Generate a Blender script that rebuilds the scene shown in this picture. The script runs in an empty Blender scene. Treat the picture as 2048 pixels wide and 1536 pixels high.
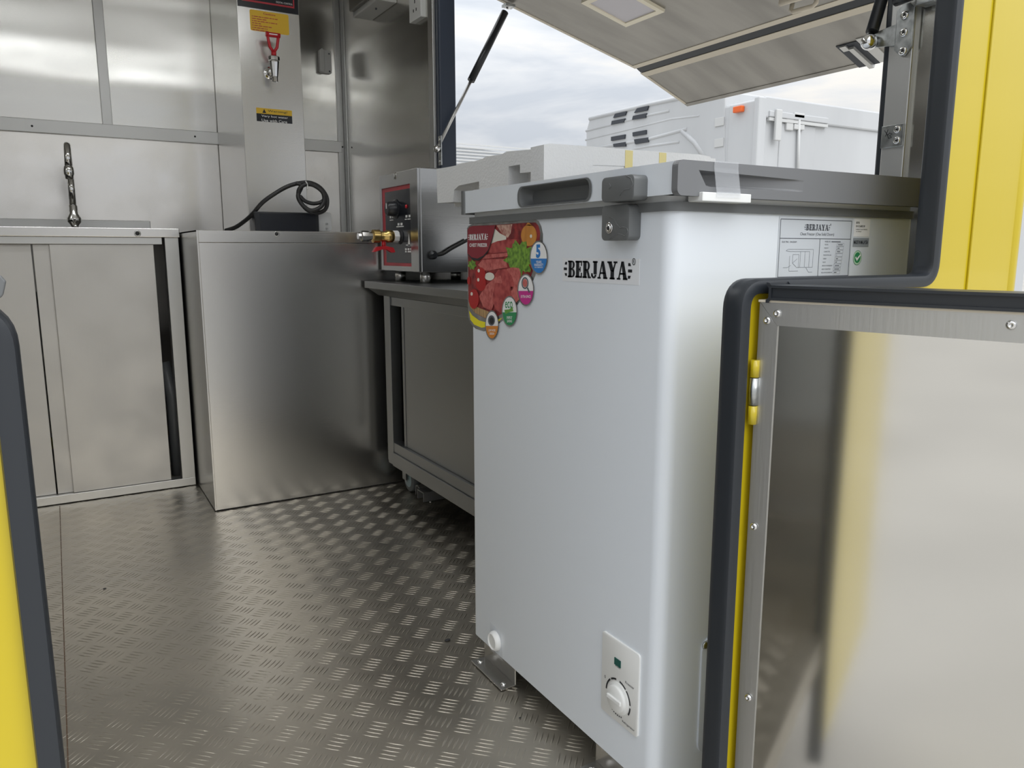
import bpy, bmesh, math, random
from mathutils import Vector, Matrix

random.seed(7)
scene = bpy.context.scene
COL = scene.collection

# ------------------------------------------------------------------ camera
CAM = Vector((0.0, 0.0, 0.8))
FPX, CX, CY = 1540.0, 1024.0, 768.0
PITCH, YAW = math.radians(9.76), math.radians(30.5)
FWD = Vector((math.sin(YAW)*math.cos(PITCH), math.cos(YAW)*math.cos(PITCH), -math.sin(PITCH)))
RGT = Vector((math.cos(YAW), -math.sin(YAW), 0.0))
UPV = RGT.cross(FWD)
cam = bpy.data.cameras.new('camera')
cam.sensor_width = 36.0
cam.lens = FPX/2048.0*36.0
cam.clip_start = 0.01
cam.clip_end = 500
camo = bpy.data.objects.new('camera', cam)
COL.objects.link(camo)
camo.matrix_world = Matrix(((RGT.x, UPV.x, -FWD.x, CAM.x), (RGT.y, UPV.y, -FWD.y, CAM.y), (RGT.z, UPV.z, -FWD.z, CAM.z), (0, 0, 0, 1)))
scene.camera = camo

# ------------------------------------------------------------------ world: bright overcast sky (brighter towards the zenith)
w = bpy.data.worlds.new('overcast_sky')
scene.world = w
w.use_nodes = True
nt = w.node_tree
nt.nodes.clear()
def wn(t, **k):
    n = nt.nodes.new(t)
    for a, b in k.items():
        setattr(n, a, b)
    return n
tc = wn('ShaderNodeTexCoord')
sep = wn('ShaderNodeSeparateXYZ')
nt.links.new(tc.outputs['Generated'], sep.inputs[0])
mp = wn('ShaderNodeMapping')
mp.inputs['Scale'].default_value = (1.0, 1.0, 4.2)
nt.links.new(tc.outputs['Generated'], mp.inputs[0])
nz = wn('ShaderNodeTexNoise')
nz.inputs['Scale'].default_value = 4.0
nz.inputs['Detail'].default_value = 7
nz.inputs['Roughness'].default_value = 0.52
nz.inputs['Distortion'].default_value = 0.35
nt.links.new(mp.outputs[0], nz.inputs['Vector'])
cr = wn('ShaderNodeValToRGB')
cr.color_ramp.elements[0].position = 0.38
cr.color_ramp.elements[0].color = (0.62, 0.665, 0.73, 1)
cr.color_ramp.elements[1].position = 0.63
cr.color_ramp.elements[1].color = (0.93, 0.91, 0.87, 1)
e = cr.color_ramp.elements.new(0.50)
e.color = (0.76, 0.79, 0.83, 1)
nt.links.new(nz.outputs['Fac'], cr.inputs[0])
mx = wn('ShaderNodeMath', operation='MAXIMUM')
mx.inputs[1].default_value = 0.0
nt.links.new(sep.outputs['Z'], mx.inputs[0])
ma = wn('ShaderNodeMath', operation='MULTIPLY_ADD')
ma.inputs[1].default_value = 1.5
ma.inputs[2].default_value = 0.56
nt.links.new(mx.outputs[0], ma.inputs[0])
bg = wn('ShaderNodeBackground')
nt.links.new(cr.outputs[0], bg.inputs['Color'])
nt.links.new(ma.outputs[0], bg.inputs['Strength'])
out = wn('ShaderNodeOutputWorld')
nt.links.new(bg.outputs[0], out.inputs[0])

sl_ = bpy.data.lights.new('added_fill_sun', 'SUN')  # broad soft sun added to brighten the freezer's right side beyond the overcast sky
sl_.energy = 1.3
sl_.angle = math.radians(60)
sl_.color = (1.0, 0.99, 0.97)
slo = bpy.data.objects.new('added_fill_sun', sl_)
COL.objects.link(slo)
slo.rotation_euler = Vector((-0.25, 1.0, -1.1)).to_track_quat('-Z', 'Y').to_euler()

vs = scene.view_settings
vs.view_transform = 'Standard'
vs.look = 'None'
vs.gamma = 1.0
vs.use_curve_mapping = False
vs.exposure = 0.35

# ------------------------------------------------------------------ helpers
def ray(x, y):
    return FWD + RGT*((x-CX)/FPX) - UPV*((y-CY)/FPX)
def onX(x, y, X):
    d = ray(x, y); return CAM + d*(X/d.x)
def onY(x, y, Y):
    d = ray(x, y); return CAM + d*(Y/d.y)
def onZ(x, y, Z):
    d = ray(x, y); return CAM + d*((Z-CAM.z)/d.z)

ORG = {}
class MB:
    """collects geometry in world coordinates"""
    def __init__(s):
        s.bm = bmesh.new()
    def box(s, x0, x1, y0, y1, z0, z1, bev=0.0, seg=2):
        b = bmesh.new()
        r = bmesh.ops.create_cube(b, size=1.0)
        for v in b.verts:
            v.co = Vector(((x0+x1)/2+v.co.x*(x1-x0), (y0+y1)/2+v.co.y*(y1-y0), (z0+z1)/2+v.co.z*(z1-z0)))
        if bev > 0:
            bmesh.ops.bevel(b, geom=b.edges[:], offset=bev, segments=seg, affect='EDGES', profile=0.5, clamp_overlap=True)
        s.merge(b)
        return s
    def merge(s, b, M=None):
        me = bpy.data.meshes.new('tmp')
        if M is not None:
            b.transform(M)
        b.to_mesh(me); b.free()
        s.bm.from_mesh(me)
        bpy.data.meshes.remove(me)
    def prism(s, poly, axis, a, b, bev=0.0):
        """poly: 2D points in the two other axes (in x,y,z order), extruded along axis from a to b"""
        def mk(p, t):
            return Vector((t, p[0], p[1])) if axis == 'X' else Vector((p[0], t, p[1])) if axis == 'Y' else Vector((p[0], p[1], t))
        bb = bmesh.new()
        v0 = [bb.verts.new(mk(p, a)) for p in poly]
        v1 = [bb.verts.new(mk(p, b)) for p in poly]
        n = len(poly)
        bb.faces.new(v0); bb.faces.new(list(reversed(v1)))
        for i in range(n):
            bb.faces.new((v0[i], v1[i], v1[(i+1) % n], v0[(i+1) % n]))
        bmesh.ops.recalc_face_normals(bb, faces=bb.faces[:])
        if bev > 0:
            bmesh.ops.bevel(bb, geom=bb.edges[:], offset=bev, segments=2, affect='EDGES', profile=0.5, clamp_overlap=True)
        s.merge(bb)
        return s
    def poly(s, pts):
        vs_ = [s.bm.verts.new(p) for p in pts]
        s.bm.faces.new(vs_)
        return s
    def tube(s, path, r, seg=10, cap=True):
        path = [Vector(p) for p in path]
        n = len(path)
        rad = r if isinstance(r, (list, tuple)) else [r]*n
        rings = []
        prev = None
        for i, p in enumerate(path):
            t = (path[min(i+1, n-1)] - path[max(i-1, 0)]).normalized()
            if prev is None:
                a = t.orthogonal().normalized()
            else:
                a = prev - t*prev.dot(t)
                a = a.normalized() if a.length > 1e-6 else t.orthogonal().normalized()
            prev = a
            b = t.cross(a)
            rings.append([s.bm.verts.new(p + (a*math.cos(2*math.pi*k/seg) + b*math.sin(2*math.pi*k/seg))*rad[i]) for k in range(seg)])
        for i in range(n-1):
            for k in range(seg):
                f = s.bm.faces.new((rings[i][k], rings[i][(k+1) % seg], rings[i+1][(k+1) % seg], rings[i+1][k]))
                f.smooth = True
        if cap:
            s.bm.faces.new(list(reversed(rings[0]))); s.bm.faces.new(rings[-1])
        return s
    def cyl(s, p0, p1, r, seg=20):
        return s.tube([p0, p1], r, seg)
    def lathe(s, c, axis, prof, seg=24, smooth=True):
        """prof: (r, t) along axis from c"""
        c = Vector(c); ax = Vector(axis).normalized()
        a = ax.orthogonal().normalized(); b = ax.cross(a)
        rings = []
        for r, t in prof:
            rings.append([s.bm.verts.new(c + ax*t + (a*math.cos(2*math.pi*k/seg)+b*math.sin(2*math.pi*k/seg))*max(r, 1e-5)) for k in range(seg)])
        for i in range(len(rings)-1):
            for k in range(seg):
                f = s.bm.faces.new((rings[i][k], rings[i][(k+1) % seg], rings[i+1][(k+1) % seg], rings[i+1][k]))
                f.smooth = smooth
        s.bm.faces.new(list(reversed(rings[0]))); s.bm.faces.new(rings[-1])
        return s
    def sphere(s, c, r, sx=1, sy=1, sz=1):
        b = bmesh.new()
        bmesh.ops.create_uvsphere(b, u_segments=20, v_segments=12, radius=r)
        for v in b.verts:
            v.co = Vector((c[0]+v.co.x*sx, c[1]+v.co.y*sy, c[2]+v.co.z*sz))
        for f in b.faces:
            f.smooth = True
        s.merge(b)
        return s
    def sweep(s, path, prof, closed=False):
        """path in the XZ plane: list of (x,z); prof: list of (n, y): n along the left normal of the path, y along Y"""
        n = len(path)
        rings = []
        for i in range(n):
            p = Vector((path[i][0], path[i][1]))
            a = Vector(path[max(i-1, 0)]); b = Vector(path[min(i+1, n-1)])
            t = (b-a).normalized()
            nn = Vector((-t.y, t.x))
            rings.append([s.bm.verts.new((p.x+nn.x*q[0], q[1], p.y+nn.y*q[0])) for q in prof])
        m = len(prof)
        for i in range(n-1):
            for k in range(m):
                f = s.bm.faces.new((rings[i][k], rings[i][(k+1) % m], rings[i+1][(k+1) % m], rings[i+1][k]))
                f.smooth = True
        s.bm.faces.new(list(reversed(rings[0]))); s.bm.faces.new(rings[-1])
        return s

def empty(name, loc, label, cat, group=None):
    o = bpy.data.objects.new(name, None)
    COL.objects.link(o)
    o.location = loc
    o.empty_display_size = 0.05
    ORG[o] = Vector(loc)
    tag(o, label, cat, group)
    return o
def tag(o, label=None, cat=None, group=None, kind=None):
    if label: o['label'] = label
    if cat: o['category'] = cat
    if group: o['group'] = group
    if kind: o['kind'] = kind
    return o
def obj(name, mb, mat, parent=None, smooth_angle=None, org=None, label=None):
    me = bpy.data.meshes.new(name)
    bm = mb.bm
    bmesh.ops.recalc_face_normals(bm, faces=bm.faces[:])
    o = bpy.data.objects.new(name, me)
    if parent is not None:
        og = ORG[parent]
        o.parent = parent
    else:
        if org is None:
            mn = Vector((min(v.co.x for v in bm.verts), min(v.co.y for v in bm.verts), min(v.co.z for v in bm.verts)))
            mxx = Vector((max(v.co.x for v in bm.verts), max(v.co.y for v in bm.verts), 0))
            og = Vector(((mn.x+mxx.x)/2, (mn.y+mxx.y)/2, mn.z))
        else:
            og = Vector(org)
        o.location = og
    ORG[o] = og
    bmesh.ops.translate(bm, verts=bm.verts[:], vec=-og)
    bm.to_mesh(me); bm.free()
    me.materials.append(mat)
    if smooth_angle:
        for p in me.polygons:
            p.use_smooth = True
        try:
            me.set_sharp_from_angle(angle=math.radians(smooth_angle))
        except Exception:
            pass
    COL.objects.link(o)
    if label: o['label'] = label
    return o

# ------------------------------------------------------------------ materials
MATS = {}
def mat(name, col, rough=0.5, metal=0.0, bump=0.0, bscale=(50, 50, 50), var=0.0, vscale=(3, 3, 3), rvar=0.0, spec=0.5, trans=0.0, alpha=1.0, coat=0.0, detail=4, bdist=0.001, col2=None, aniso=0.0):
    m = bpy.data.materials.new(name)
    m.use_nodes = True
    t = m.node_tree
    b = t.nodes['Principled BSDF']
    b.inputs['Base Color'].default_value = (*col, 1)
    b.inputs['Roughness'].default_value = rough
    b.inputs['Metallic'].default_value = metal
    b.inputs['Specular IOR Level'].default_value = spec
    b.inputs['Transmission Weight'].default_value = trans
    b.inputs['Alpha'].default_value = alpha
    b.inputs['Coat Weight'].default_value = coat
    def noise(sc, det):
        tcn = t.nodes.new('ShaderNodeTexCoord')
        mpn = t.nodes.new('ShaderNodeMapping')
        mpn.inputs['Scale'].default_value = sc
        t.links.new(tcn.outputs['Object'], mpn.inputs[0])
        n = t.nodes.new('ShaderNodeTexNoise')
        n.inputs['Scale'].default_value = 1.0
        n.inputs['Detail'].default_value = det
        t.links.new(mpn.outputs[0], n.inputs['Vector'])
        return n
    if var > 0 or rvar > 0:
        n = noise(vscale, 5)
        if var > 0:
            r = t.nodes.new('ShaderNodeValToRGB')
            c2 = col2 or tuple(c*(1-var) for c in col)
            r.color_ramp.elements[0].position = 0.32
            r.color_ramp.elements[0].color = (*c2, 1)
            r.color_ramp.elements[1].position = 0.62
            r.color_ramp.elements[1].color = (*col, 1)
            t.links.new(n.outputs['Fac'], r.inputs[0])
            t.links.new(r.outputs[0], b.inputs['Base Color'])
        if rvar > 0:
            q = t.nodes.new('ShaderNodeMapRange')
            q.inputs['From Min'].default_value = 0.3
            q.inputs['From Max'].default_value = 0.7
            q.inputs['To Min'].default_value = max(0.02, rough-rvar)
            q.inputs['To Max'].default_value = rough+rvar
            t.links.new(n.outputs['Fac'], q.inputs[0])
            t.links.new(q.outputs[0], b.inputs['Roughness'])
    if bump > 0:
        n = noise(bscale, detail)
        bp = t.nodes.new('ShaderNodeBump')
        bp.inputs['Strength'].default_value = bump
        bp.inputs['Distance'].default_value = bdist
        t.links.new(n.outputs['Fac'], bp.inputs['Height'])
        t.links.new(bp.outputs[0], b.inputs['Normal'])
    MATS[name] = m
    return m
def emis(name, col, s):
    m = mat(name, col, 0.4)
    b = m.node_tree.nodes['Principled BSDF']
    b.inputs['Emission Color'].default_value = (*col, 1)
    b.inputs['Emission Strength'].default_value = s
    return m

M_sheet = mat('wall_steel_sheet', (0.66, 0.65, 0.62), 0.22, 1.0, bump=0.9, bscale=(0.6, 0.6, 4.0), bdist=0.02, detail=1.0, rvar=0.03, vscale=(4, 4, 9))
M_splash = mat('splash_steel', (0.70, 0.68, 0.65), 0.22, 1.0, bump=0.2, bscale=(2.0, 2.0, 1.0), bdist=0.01, detail=1, rvar=0.05, vscale=(10, 10, 10))
M_alu = mat('aluminium_trim', (0.56, 0.56, 0.55), 0.42, 1.0, bump=0.1, bscale=(300, 300, 20))
M_steelv = mat('brushed_steel_front', (0.62, 0.61, 0.59), 0.27, 1.0, bump=0.12, bscale=(3, 3, 500), bdist=0.0006)
M_cook = mat('cooker_steel', (0.40, 0.40, 0.395), 0.2, 1.0, bump=0.1, bscale=(6, 6, 400), bdist=0.0006)
M_cab = mat('cabinet_door_steel', (0.60, 0.585, 0.56), 0.52, 1.0, bump=0.1, bscale=(200, 200, 12), rvar=0.05, vscale=(9, 9, 9))
M_stand = mat('stand_steel', (0.62, 0.61, 0.59), 0.25, 1.0, bump=0.1, bscale=(8, 8, 400), bdist=0.0008)
M_dark = mat('dark_gap', (0.02, 0.02, 0.022), 0.6)
M_floor = mat('tread_plate_aluminium', (0.54, 0.50, 0.43), 0.37, 1.0, var=0.5, vscale=(3.2, 2.6, 3), rvar=0.06, bump=0.1, bscale=(90, 90, 90), bdist=0.0006, col2=(0.40, 0.375, 0.33))
M_tread = mat('tread_bar_aluminium', (0.55, 0.51, 0.44), 0.36, 1.0)
M_white = mat('white_enamel', (0.74, 0.785, 0.84), 0.32, coat=0.3)
M_whitep = mat('white_plastic', (0.80, 0.81, 0.80), 0.35)
M_grey = mat('grey_plastic', (0.135, 0.142, 0.145), 0.40)
M_grey2 = mat('grey_lid_end', (0.165, 0.17, 0.178), 0.42)
M_rubber = mat('black_rubber', (0.022, 0.026, 0.032), 0.38, bump=0.15, bscale=(6, 6, 6), bdist=0.003)
M_rubberg = mat('rubber_seal_lip', (0.03, 0.034, 0.038), 0.45)
M_yellow = mat('yellow_paint', (0.56, 0.435, 0.012), 0.28, coat=0.5, bump=0.06, bscale=(60, 60, 12), bdist=0.002)
M_doorsheet = mat('door_inner_sheet', (0.70, 0.69, 0.66), 0.085, 1.0, bump=0.10, bscale=(1.8, 1.8, 1.2), bdist=0.02, detail=0)
M_chrome = mat('chrome', (0.78, 0.78, 0.78), 0.08, 1.0)
M_zinc = mat('zinc_plate', (0.55, 0.57, 0.57), 0.33, 1.0, var=0.45, vscale=(70, 70, 70), bump=0.1)
M_bplastic = mat('black_plastic', (0.014, 0.016, 0.02), 0.30)
M_bgloss = mat('black_panel', (0.012, 0.014, 0.02), 0.22)
M_cable = mat('black_cable', (0.02, 0.02, 0.02), 0.45)
M_red = mat('red_plastic', (0.55, 0.02, 0.03), 0.35)
M_redp = mat('red_print', (0.48, 0.03, 0.045), 0.4)
M_brass = mat('brass', (0.62, 0.44, 0.16), 0.28, 1.0)
M_foam = mat('white_foam', (0.78, 0.79, 0.80), 0.85, bump=0.5, bscale=(190, 190, 190), bdist=0.002, detail=2)
M_tape = mat('masking_tape', (0.78, 0.68, 0.32), 0.6)
M_hatch = mat('hatch_panel', (0.37, 0.355, 0.325), 0.46, 0.85, bump=0.12, bscale=(2, 14, 2), bdist=0.01, detail=2, var=0.25, vscale=(2, 9, 3))
M_beige = mat('beige_edge', (0.66, 0.60, 0.49), 0.5)
M_lampframe = mat('cream_lamp_frame', (0.86, 0.80, 0.64), 0.4)
M_lampglass = mat('lamp_diffuser', (0.62, 0.60, 0.64), 0.45)
M_truck = mat('truck_white', (0.53, 0.545, 0.56), 0.4, var=0.10, vscale=(1.5, 1.5, 0.3))
M_truckd = mat('truck_grey', (0.55, 0.56, 0.56), 0.5)
M_slot = mat('slot_dark', (0.03, 0.035, 0.045), 0.5)
M_orange = mat('orange_lens', (0.75, 0.13, 0.02), 0.3)
M_metalgrey = mat('lock_steel', (0.6, 0.6, 0.58), 0.4, 0.6)
M_sheetroof = mat('white_roof_sheet', (0.80, 0.83, 0.87), 0.5)
M_ground = mat('concrete_yard', (0.42, 0.405, 0.38), 0.85, var=0.2, vscale=(0.6, 0.6, 0.6))
M_pvc = mat('grey_white_plastic', (0.70, 0.70, 0.68), 0.4)
M_wrap = mat('dark_wrapped_steel', (0.05, 0.055, 0.06), 0.22, bump=0.6, bscale=(30, 30, 18), bdist=0.01)
M_wheel = mat('wheel_rubber', (0.11, 0.12, 0.125), 0.5)
M_chan = mat('painted_channel', (0.20, 0.20, 0.195), 0.45, 0.3)
M_hub = mat('wheel_hub', (0.30, 0.40, 0.43), 0.4)
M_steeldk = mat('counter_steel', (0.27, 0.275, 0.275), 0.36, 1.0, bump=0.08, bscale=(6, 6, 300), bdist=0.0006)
M_print = mat('black_print', (0.01, 0.012, 0.016), 0.45)
M_printg = mat('grey_print', (0.10, 0.11, 0.13), 0.5)
M_wprint = mat('white_print', (0.85, 0.85, 0.85), 0.45)
M_ysign = mat('amber_label', (0.80, 0.50, 0.03), 0.45)
M_label = mat('silver_label', (0.60, 0.64, 0.69), 0.35, var=0.12, vscale=(6, 6, 6))
M_labelg = mat('grey_label', (0.30, 0.33, 0.36), 0.4)
M_green = mat('green_print', (0.03, 0.27, 0.10), 0.45)
M_paleg = mat('pale_green_print', (0.55, 0.72, 0.55), 0.45)
M_blue = mat('blue_print', (0.03, 0.20, 0.56), 0.45)
M_magenta = mat('magenta_print', (0.55, 0.03, 0.26), 0.45)
M_orangep = mat('orange_print', (0.68, 0.24, 0.03), 0.45)
M_yprint = mat('yellow_print', (0.85, 0.75, 0.02), 0.45)
M_silverp = mat('silver_print', (0.48, 0.48, 0.48), 0.25, 0.8, var=0.5, vscale=(20, 20, 20))
M_crimson = mat('crimson_print', (0.24, 0.015, 0.03), 0.4)
M_meat = mat('meat_print', (0.46, 0.085, 0.08), 0.45, var=0.5, vscale=(70, 70, 70), col2=(0.26, 0.025, 0.03))
M_meat2 = mat('dark_meat_print', (0.32, 0.035, 0.035), 0.45, var=0.5, vscale=(80, 80, 80), col2=(0.12, 0.008, 0.012))
M_meat3 = mat('pink_meat_print', (0.58, 0.16, 0.14), 0.45, var=0.5, vscale=(120, 120, 120), col2=(0.38, 0.06, 0.06))
M_fat = mat('fat_print', (0.66, 0.45, 0.36), 0.45, var=0.4, vscale=(120, 120, 120), col2=(0.35, 0.10, 0.08))
M_tomato = mat('tomato_print', (0.42, 0.01, 0.012), 0.4)
M_onion = mat('onion_print', (0.62, 0.27, 0.05), 0.4, var=0.4, vscale=(20, 60, 20), col2=(0.45, 0.16, 0.03))
M_lettuce = mat('lettuce_print', (0.22, 0.40, 0.05), 0.45, var=0.6, vscale=(150, 150, 150), col2=(0.05, 0.13, 0.02))
M_cream = mat('garlic_print', (0.75, 0.72, 0.64), 0.45)
M_wood = mat('wood_print', (0.52, 0.33, 0.15), 0.45, var=0.4, vscale=(60, 200, 20))
M_led = mat('green_indicator', (0.01, 0.09, 0.075), 0.25)
M_clear = mat('clear_tape', (0.80, 0.83, 0.87), 0.15, alpha=0.16)
M_lampon = emis('lit_diffuser', (0.95, 0.98, 1.0), 10.0)
M_ceil = mat('ceiling_panel', (0.78, 0.76, 0.71), 0.45)

# text as flat mesh fitted between corner points (bottom-left, bottom-right, top-left)
def text_bm(mb, body, bl, br, tl, bold=0.0):
    cu = bpy.data.curves.new('t', 'FONT')
    cu.body = body
    cu.offset = bold
    cu.resolution_u = 3
    o = bpy.data.objects.new('t', cu)
    COL.objects.link(o)
    dg = bpy.context.evaluated_depsgraph_get()
    me = bpy.data.meshes.new_from_object(o.evaluated_get(dg))
    bpy.data.objects.remove(o); bpy.data.curves.remove(cu)
    if not me.vertices:
        return
    xs = [v.co.x for v in me.vertices]; ys = [v.co.y for v in me.vertices]
    x0, x1, y0, y1 = min(xs), max(xs), min(ys), max(ys)
    bl, br, tl = Vector(bl), Vector(br), Vector(tl)
    for v in me.vertices:
        v.co = bl + (br-bl)*((v.co.x-x0)/(x1-x0)) + (tl-bl)*((v.co.y-y0)/(y1-y0))
    mb.bm.from_mesh(me)
    bpy.data.meshes.remove(me)

def fine_print(mb, widths, bl, br, tl):
    """print too fine to read: one small bar per word, widths in characters"""
    bl, br, tl = Vector(bl), Vector(br), Vector(tl)
    tot = sum(widths)+len(widths)-1
    x = 0
    for w_ in widths:
        a, b = x/tot, (x+w_)/tot
        mb.poly([bl+(br-bl)*a+(tl-bl)*.15, bl+(br-bl)*b+(tl-bl)*.15, bl+(br-bl)*b+(tl-bl)*.75, bl+(br-bl)*a+(tl-bl)*.75])
        x += w_+1

def arc_quads(cx, cy, rx, ry, t_x, t_y, a0, a1, n=7):
    q = []
    for i in range(n):
        u0 = math.radians(a0+(a1-a0)*i/n); u1 = math.radians(a0+(a1-a0)*(i+1)/n)
        q.append([(cx+rx*math.cos(u0), cy+ry*math.sin(u0)), (cx+rx*math.cos(u1), cy+ry*math.sin(u1)),
                  (cx+(rx-t_x)*math.cos(u1), cy+(ry-t_y)*math.sin(u1)), (cx+(rx-t_x)*math.cos(u0), cy+(ry-t_y)*math.sin(u0))])
    return q
def R(x0, x1, y0, y1):
    return [(x0, y0), (x1, y0), (x1, y1), (x0, y1)]
GL = {  # slab-serif capitals on a unit-high cell: (width, polygons)
 'B': (0.62, [R(.0, .34, 0, .1), R(.0, .34, .9, 1), R(.06, .32, 0, 1), R(.2, .36, .9, 1), R(.2, .36, .46, .56), R(.2, .36, 0, .1)] + arc_quads(.36, .755, .22, .245, .17, .1, -90, 90) + arc_quads(.36, .265, .25, .265, .19, .1, -90, 90)),
 'E': (0.58, [R(0, .55, 0, .11), R(0, .55, .89, 1), R(.06, .32, 0, 1), R(.28, .42, .45, .55), R(.46, .56, 0, .3), R(.46, .55, .7, 1), R(.36, .44, .35, .65)]),
 'R': (0.68, [R(0, .36, 0, .1), R(0, .34, .9, 1), R(.06, .32, 0, 1), R(.2, .36, .9, 1), R(.2, .36, .43, .53), [(.3, .46), (.47, .46), (.60, .1), (.42, .1)], R(.42, .68, 0, .1)] + arc_quads(.36, .715, .23, .285, .17, .1, -90, 90)),
 'J': (0.50, [R(.12, .5, .9, 1), R(.19, .44, .24, 1), R(.0, .13, .12, .3)] + arc_quads(.21, .22, .21, .22, .14, .12, 180, 360)),
 'A': (0.72, [R(-.02, .24, 0, .1), R(.42, .74, 0, .1), [(.07, .05), (.17, .05), (.38, 1), (.29, 1)], [(.44, .05), (.70, .05), (.46, 1), (.27, 1)], R(.18, .54, .28, .38)]),
 'Y': (0.70, [R(-.02, .32, .9, 1), R(.44, .72, .9, 1), R(.17, .55, 0, .1), R(.23, .49, 0, .5), [(.03, .95), (.30, .95), (.49, .45), (.23, .45)], [(.53, .95), (.63, .95), (.46, .42), (.34, .42)]]),
}
def brand_bm(mb, bl, br, tl, reg=True):
    """the slab-serif brand word with three speed stripes either side, fitted to a rectangle"""
    bl, br, tl = Vector(bl), Vector(br), Vector(tl)
    W = sum(GL[c][0]+0.015 for c in 'BERJAYA')
    tot = W + 0.72
    def put(poly, ox):
        mb.poly([bl + (br-bl)*((p[0]+ox)/tot) + (tl-bl)*p[1] for p in poly])
    for i, (y0, y1) in enumerate(((.08, .24), (.42, .58), (.76, .92))):
        c = (0.08, 0.0, 0.08)[i]
        put([(c+(.06 if i == 0 else 0), y0), (.28, y0), (.28, y1), (c+(.06 if i == 2 else 0), y1)], 0)
    x = 0.36
    for ch in 'BERJAYA':
        for q in GL[ch][1]:
            put(q, x)
        x += GL[ch][0]+0.015
    x += 0.03
    for i, (y0, y1) in enumerate(((.08, .24), (.42, .58), (.76, .92))):
        c = (0.20, 0.28, 0.20)[i]
        put([(0, y0), (c-(.06 if i == 0 else 0), y0), (c-(.06 if i == 2 else 0), y1), (0, y1)], x)
    if reg:
        for q in arc_quads(x+.38, 1.0, .12, .19, .03, .045, 0, 360, 16):
            put(q, 0)
        text_bm(mb, 'R', bl+(br-bl)*((x+.335)/tot)+(tl-bl)*0.91, bl+(br-bl)*((x+.43)/tot)+(tl-bl)*0.91, bl+(br-bl)*((x+.335)/tot)+(tl-bl)*1.09, 0.01)

def ell(cx, cy, rx, ry, n=28, a0=0, a1=360):
    return [(cx+rx*math.cos(math.radians(a0+(a1-a0)*i/n)), cy+ry*math.sin(math.radians(a0+(a1-a0)*i/n))) for i in range(n if a1-a0 == 360 else n+1)]

# ------------------------------------------------------------------ dimensions of the trailer
XW, XWO = 1.22, 1.25       # serving-side wall, inner and outer face
YB = 3.60                  # far end wall
YRI, YRO = 0.645, 0.63      # rear wall inner and outer face
XL, XLO = -0.75, -0.80
ZC = 1.97

# ------------------------------------------------------------------ setting
g = MB(); g.box(-60, 60, -60, 60, -0.75, -0.62)
tag(obj('ground', g, M_ground), kind='structure')

fl = MB(); fl.box(XL, XW, YRO+0.005, YB, -0.06, 0.0)
floor = tag(obj('floor', fl, M_floor, org=(0, 2, 0)), kind='structure')

def bar_geo(bm, cx, cy, ang, ln=0.036, wd=0.0037, h=0.0011, z=0.0):
    c, s_ = math.cos(ang), math.sin(ang)
    def P(u, v, zz):
        return bm.verts.new((cx+u*c-v*s_, cy+u*s_+v*c, zz))
    n = 3
    L, Rr, T = [], [], []
    us = [-ln/2, -ln/4, 0, ln/4, ln/2]
    ws = [0, .75, 1, .75, 0]
    a = P(us[0], 0, z); b = P(us[4], 0, z)
    l = [P(us[i], wd/2*ws[i], z) for i in (1, 2, 3)]
    r = [P(us[i], -wd/2*ws[i], z) for i in (1, 2, 3)]
    t = [P(us[i], 0, z+h*(1 if i == 2 else .9)) for i in (1, 2, 3)]
    F = bm.faces.new
    for sd in (l, r):
        F((a, sd[0], t[0])); F((sd[0], sd[1], t[1], t[0])); F((sd[1], sd[2], t[2], t[1])); F((sd[2], b, t[2]))
def cluster_geo(bm, cx, cy, kind):
    ang = math.radians(-45 if kind == 0 else 45)
    px, py = -math.sin(ang), math.cos(ang)
    for k in range(5):
        o_ = (k-2)*0.0096
        bar_geo(bm, cx+px*o_, cy+py*o_, ang)
clm = []
for kind in (0, 1):
    b = bmesh.new(); cluster_geo(b, 0, 0, kind)
    bmesh.ops.recalc_face_normals(b, faces=b.faces[:])
    me = bpy.data.meshes.new('tread_lug'); b.to_mesh(me); b.free()
    for p in me.polygons: p.use_smooth = True
    me.materials.append(M_tread); clm.append(me)
PT = 0.0675
spots = []
for i in range(-12, 20):
    for j in range(-8, 42):
        for kind in (0, 1):
            x = 0.675 + i*PT - (0.034 if kind else 0); y = 1.075 + j*PT - (0.034 if kind else 0)
            if XL+0.03 < x < XW-0.03 and YRO+0.03 < y < YB-0.03:
                spots.append((x, y, kind))
def in_view(x, y):
    d = Vector((x, y, 0))-CAM
    w_ = d.dot(FWD)
    if w_ < 0.1: return False
    px = CX+FPX*d.dot(RGT)/w_; py = CY-FPX*d.dot(UPV)/w_
    if not (60 < px < 1260 and 940 < py < 1560): return False
    if px > 935 and (py-1265) < 0.883*(px-940)-10: return False
    if px < 75+0.11*(py-1015): return False
    return True
vis = sorted([s for s in spots if in_view(s[0], s[1])], key=lambda s: s[0]**2+s[1]**2)
near = vis[:300]
nearset = set(near)
for x, y, kind in near:
    o = bpy.data.objects.new('tread_lug', clm[kind])
    COL.objects.link(o); o.parent = floor; o.location = Vector((x, y, 0.0))-ORG[floor]
rest = MB()
for s in spots:
    if s not in nearset and s[1] < 3.1 and s[0] > -0.5:
        cluster_geo(rest.bm, *s)
rb = obj('tread_pattern', rest, M_tread, floor); rb['kind'] = 'stuff'
for p in rb.data.polygons: p.use_smooth = True
sm = MB(); p0 = onZ(97, 1060, 0); p1 = onZ(136, 1530, 0)
sm.box(p1.x-0.001, p1.x+0.001, YRO+0.01, 2.76, 0.0002, 0.0008)
obj('floor_seam', sm, mat('brown_seam', (0.10, 0.06, 0.035), 0.7), floor)
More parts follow.
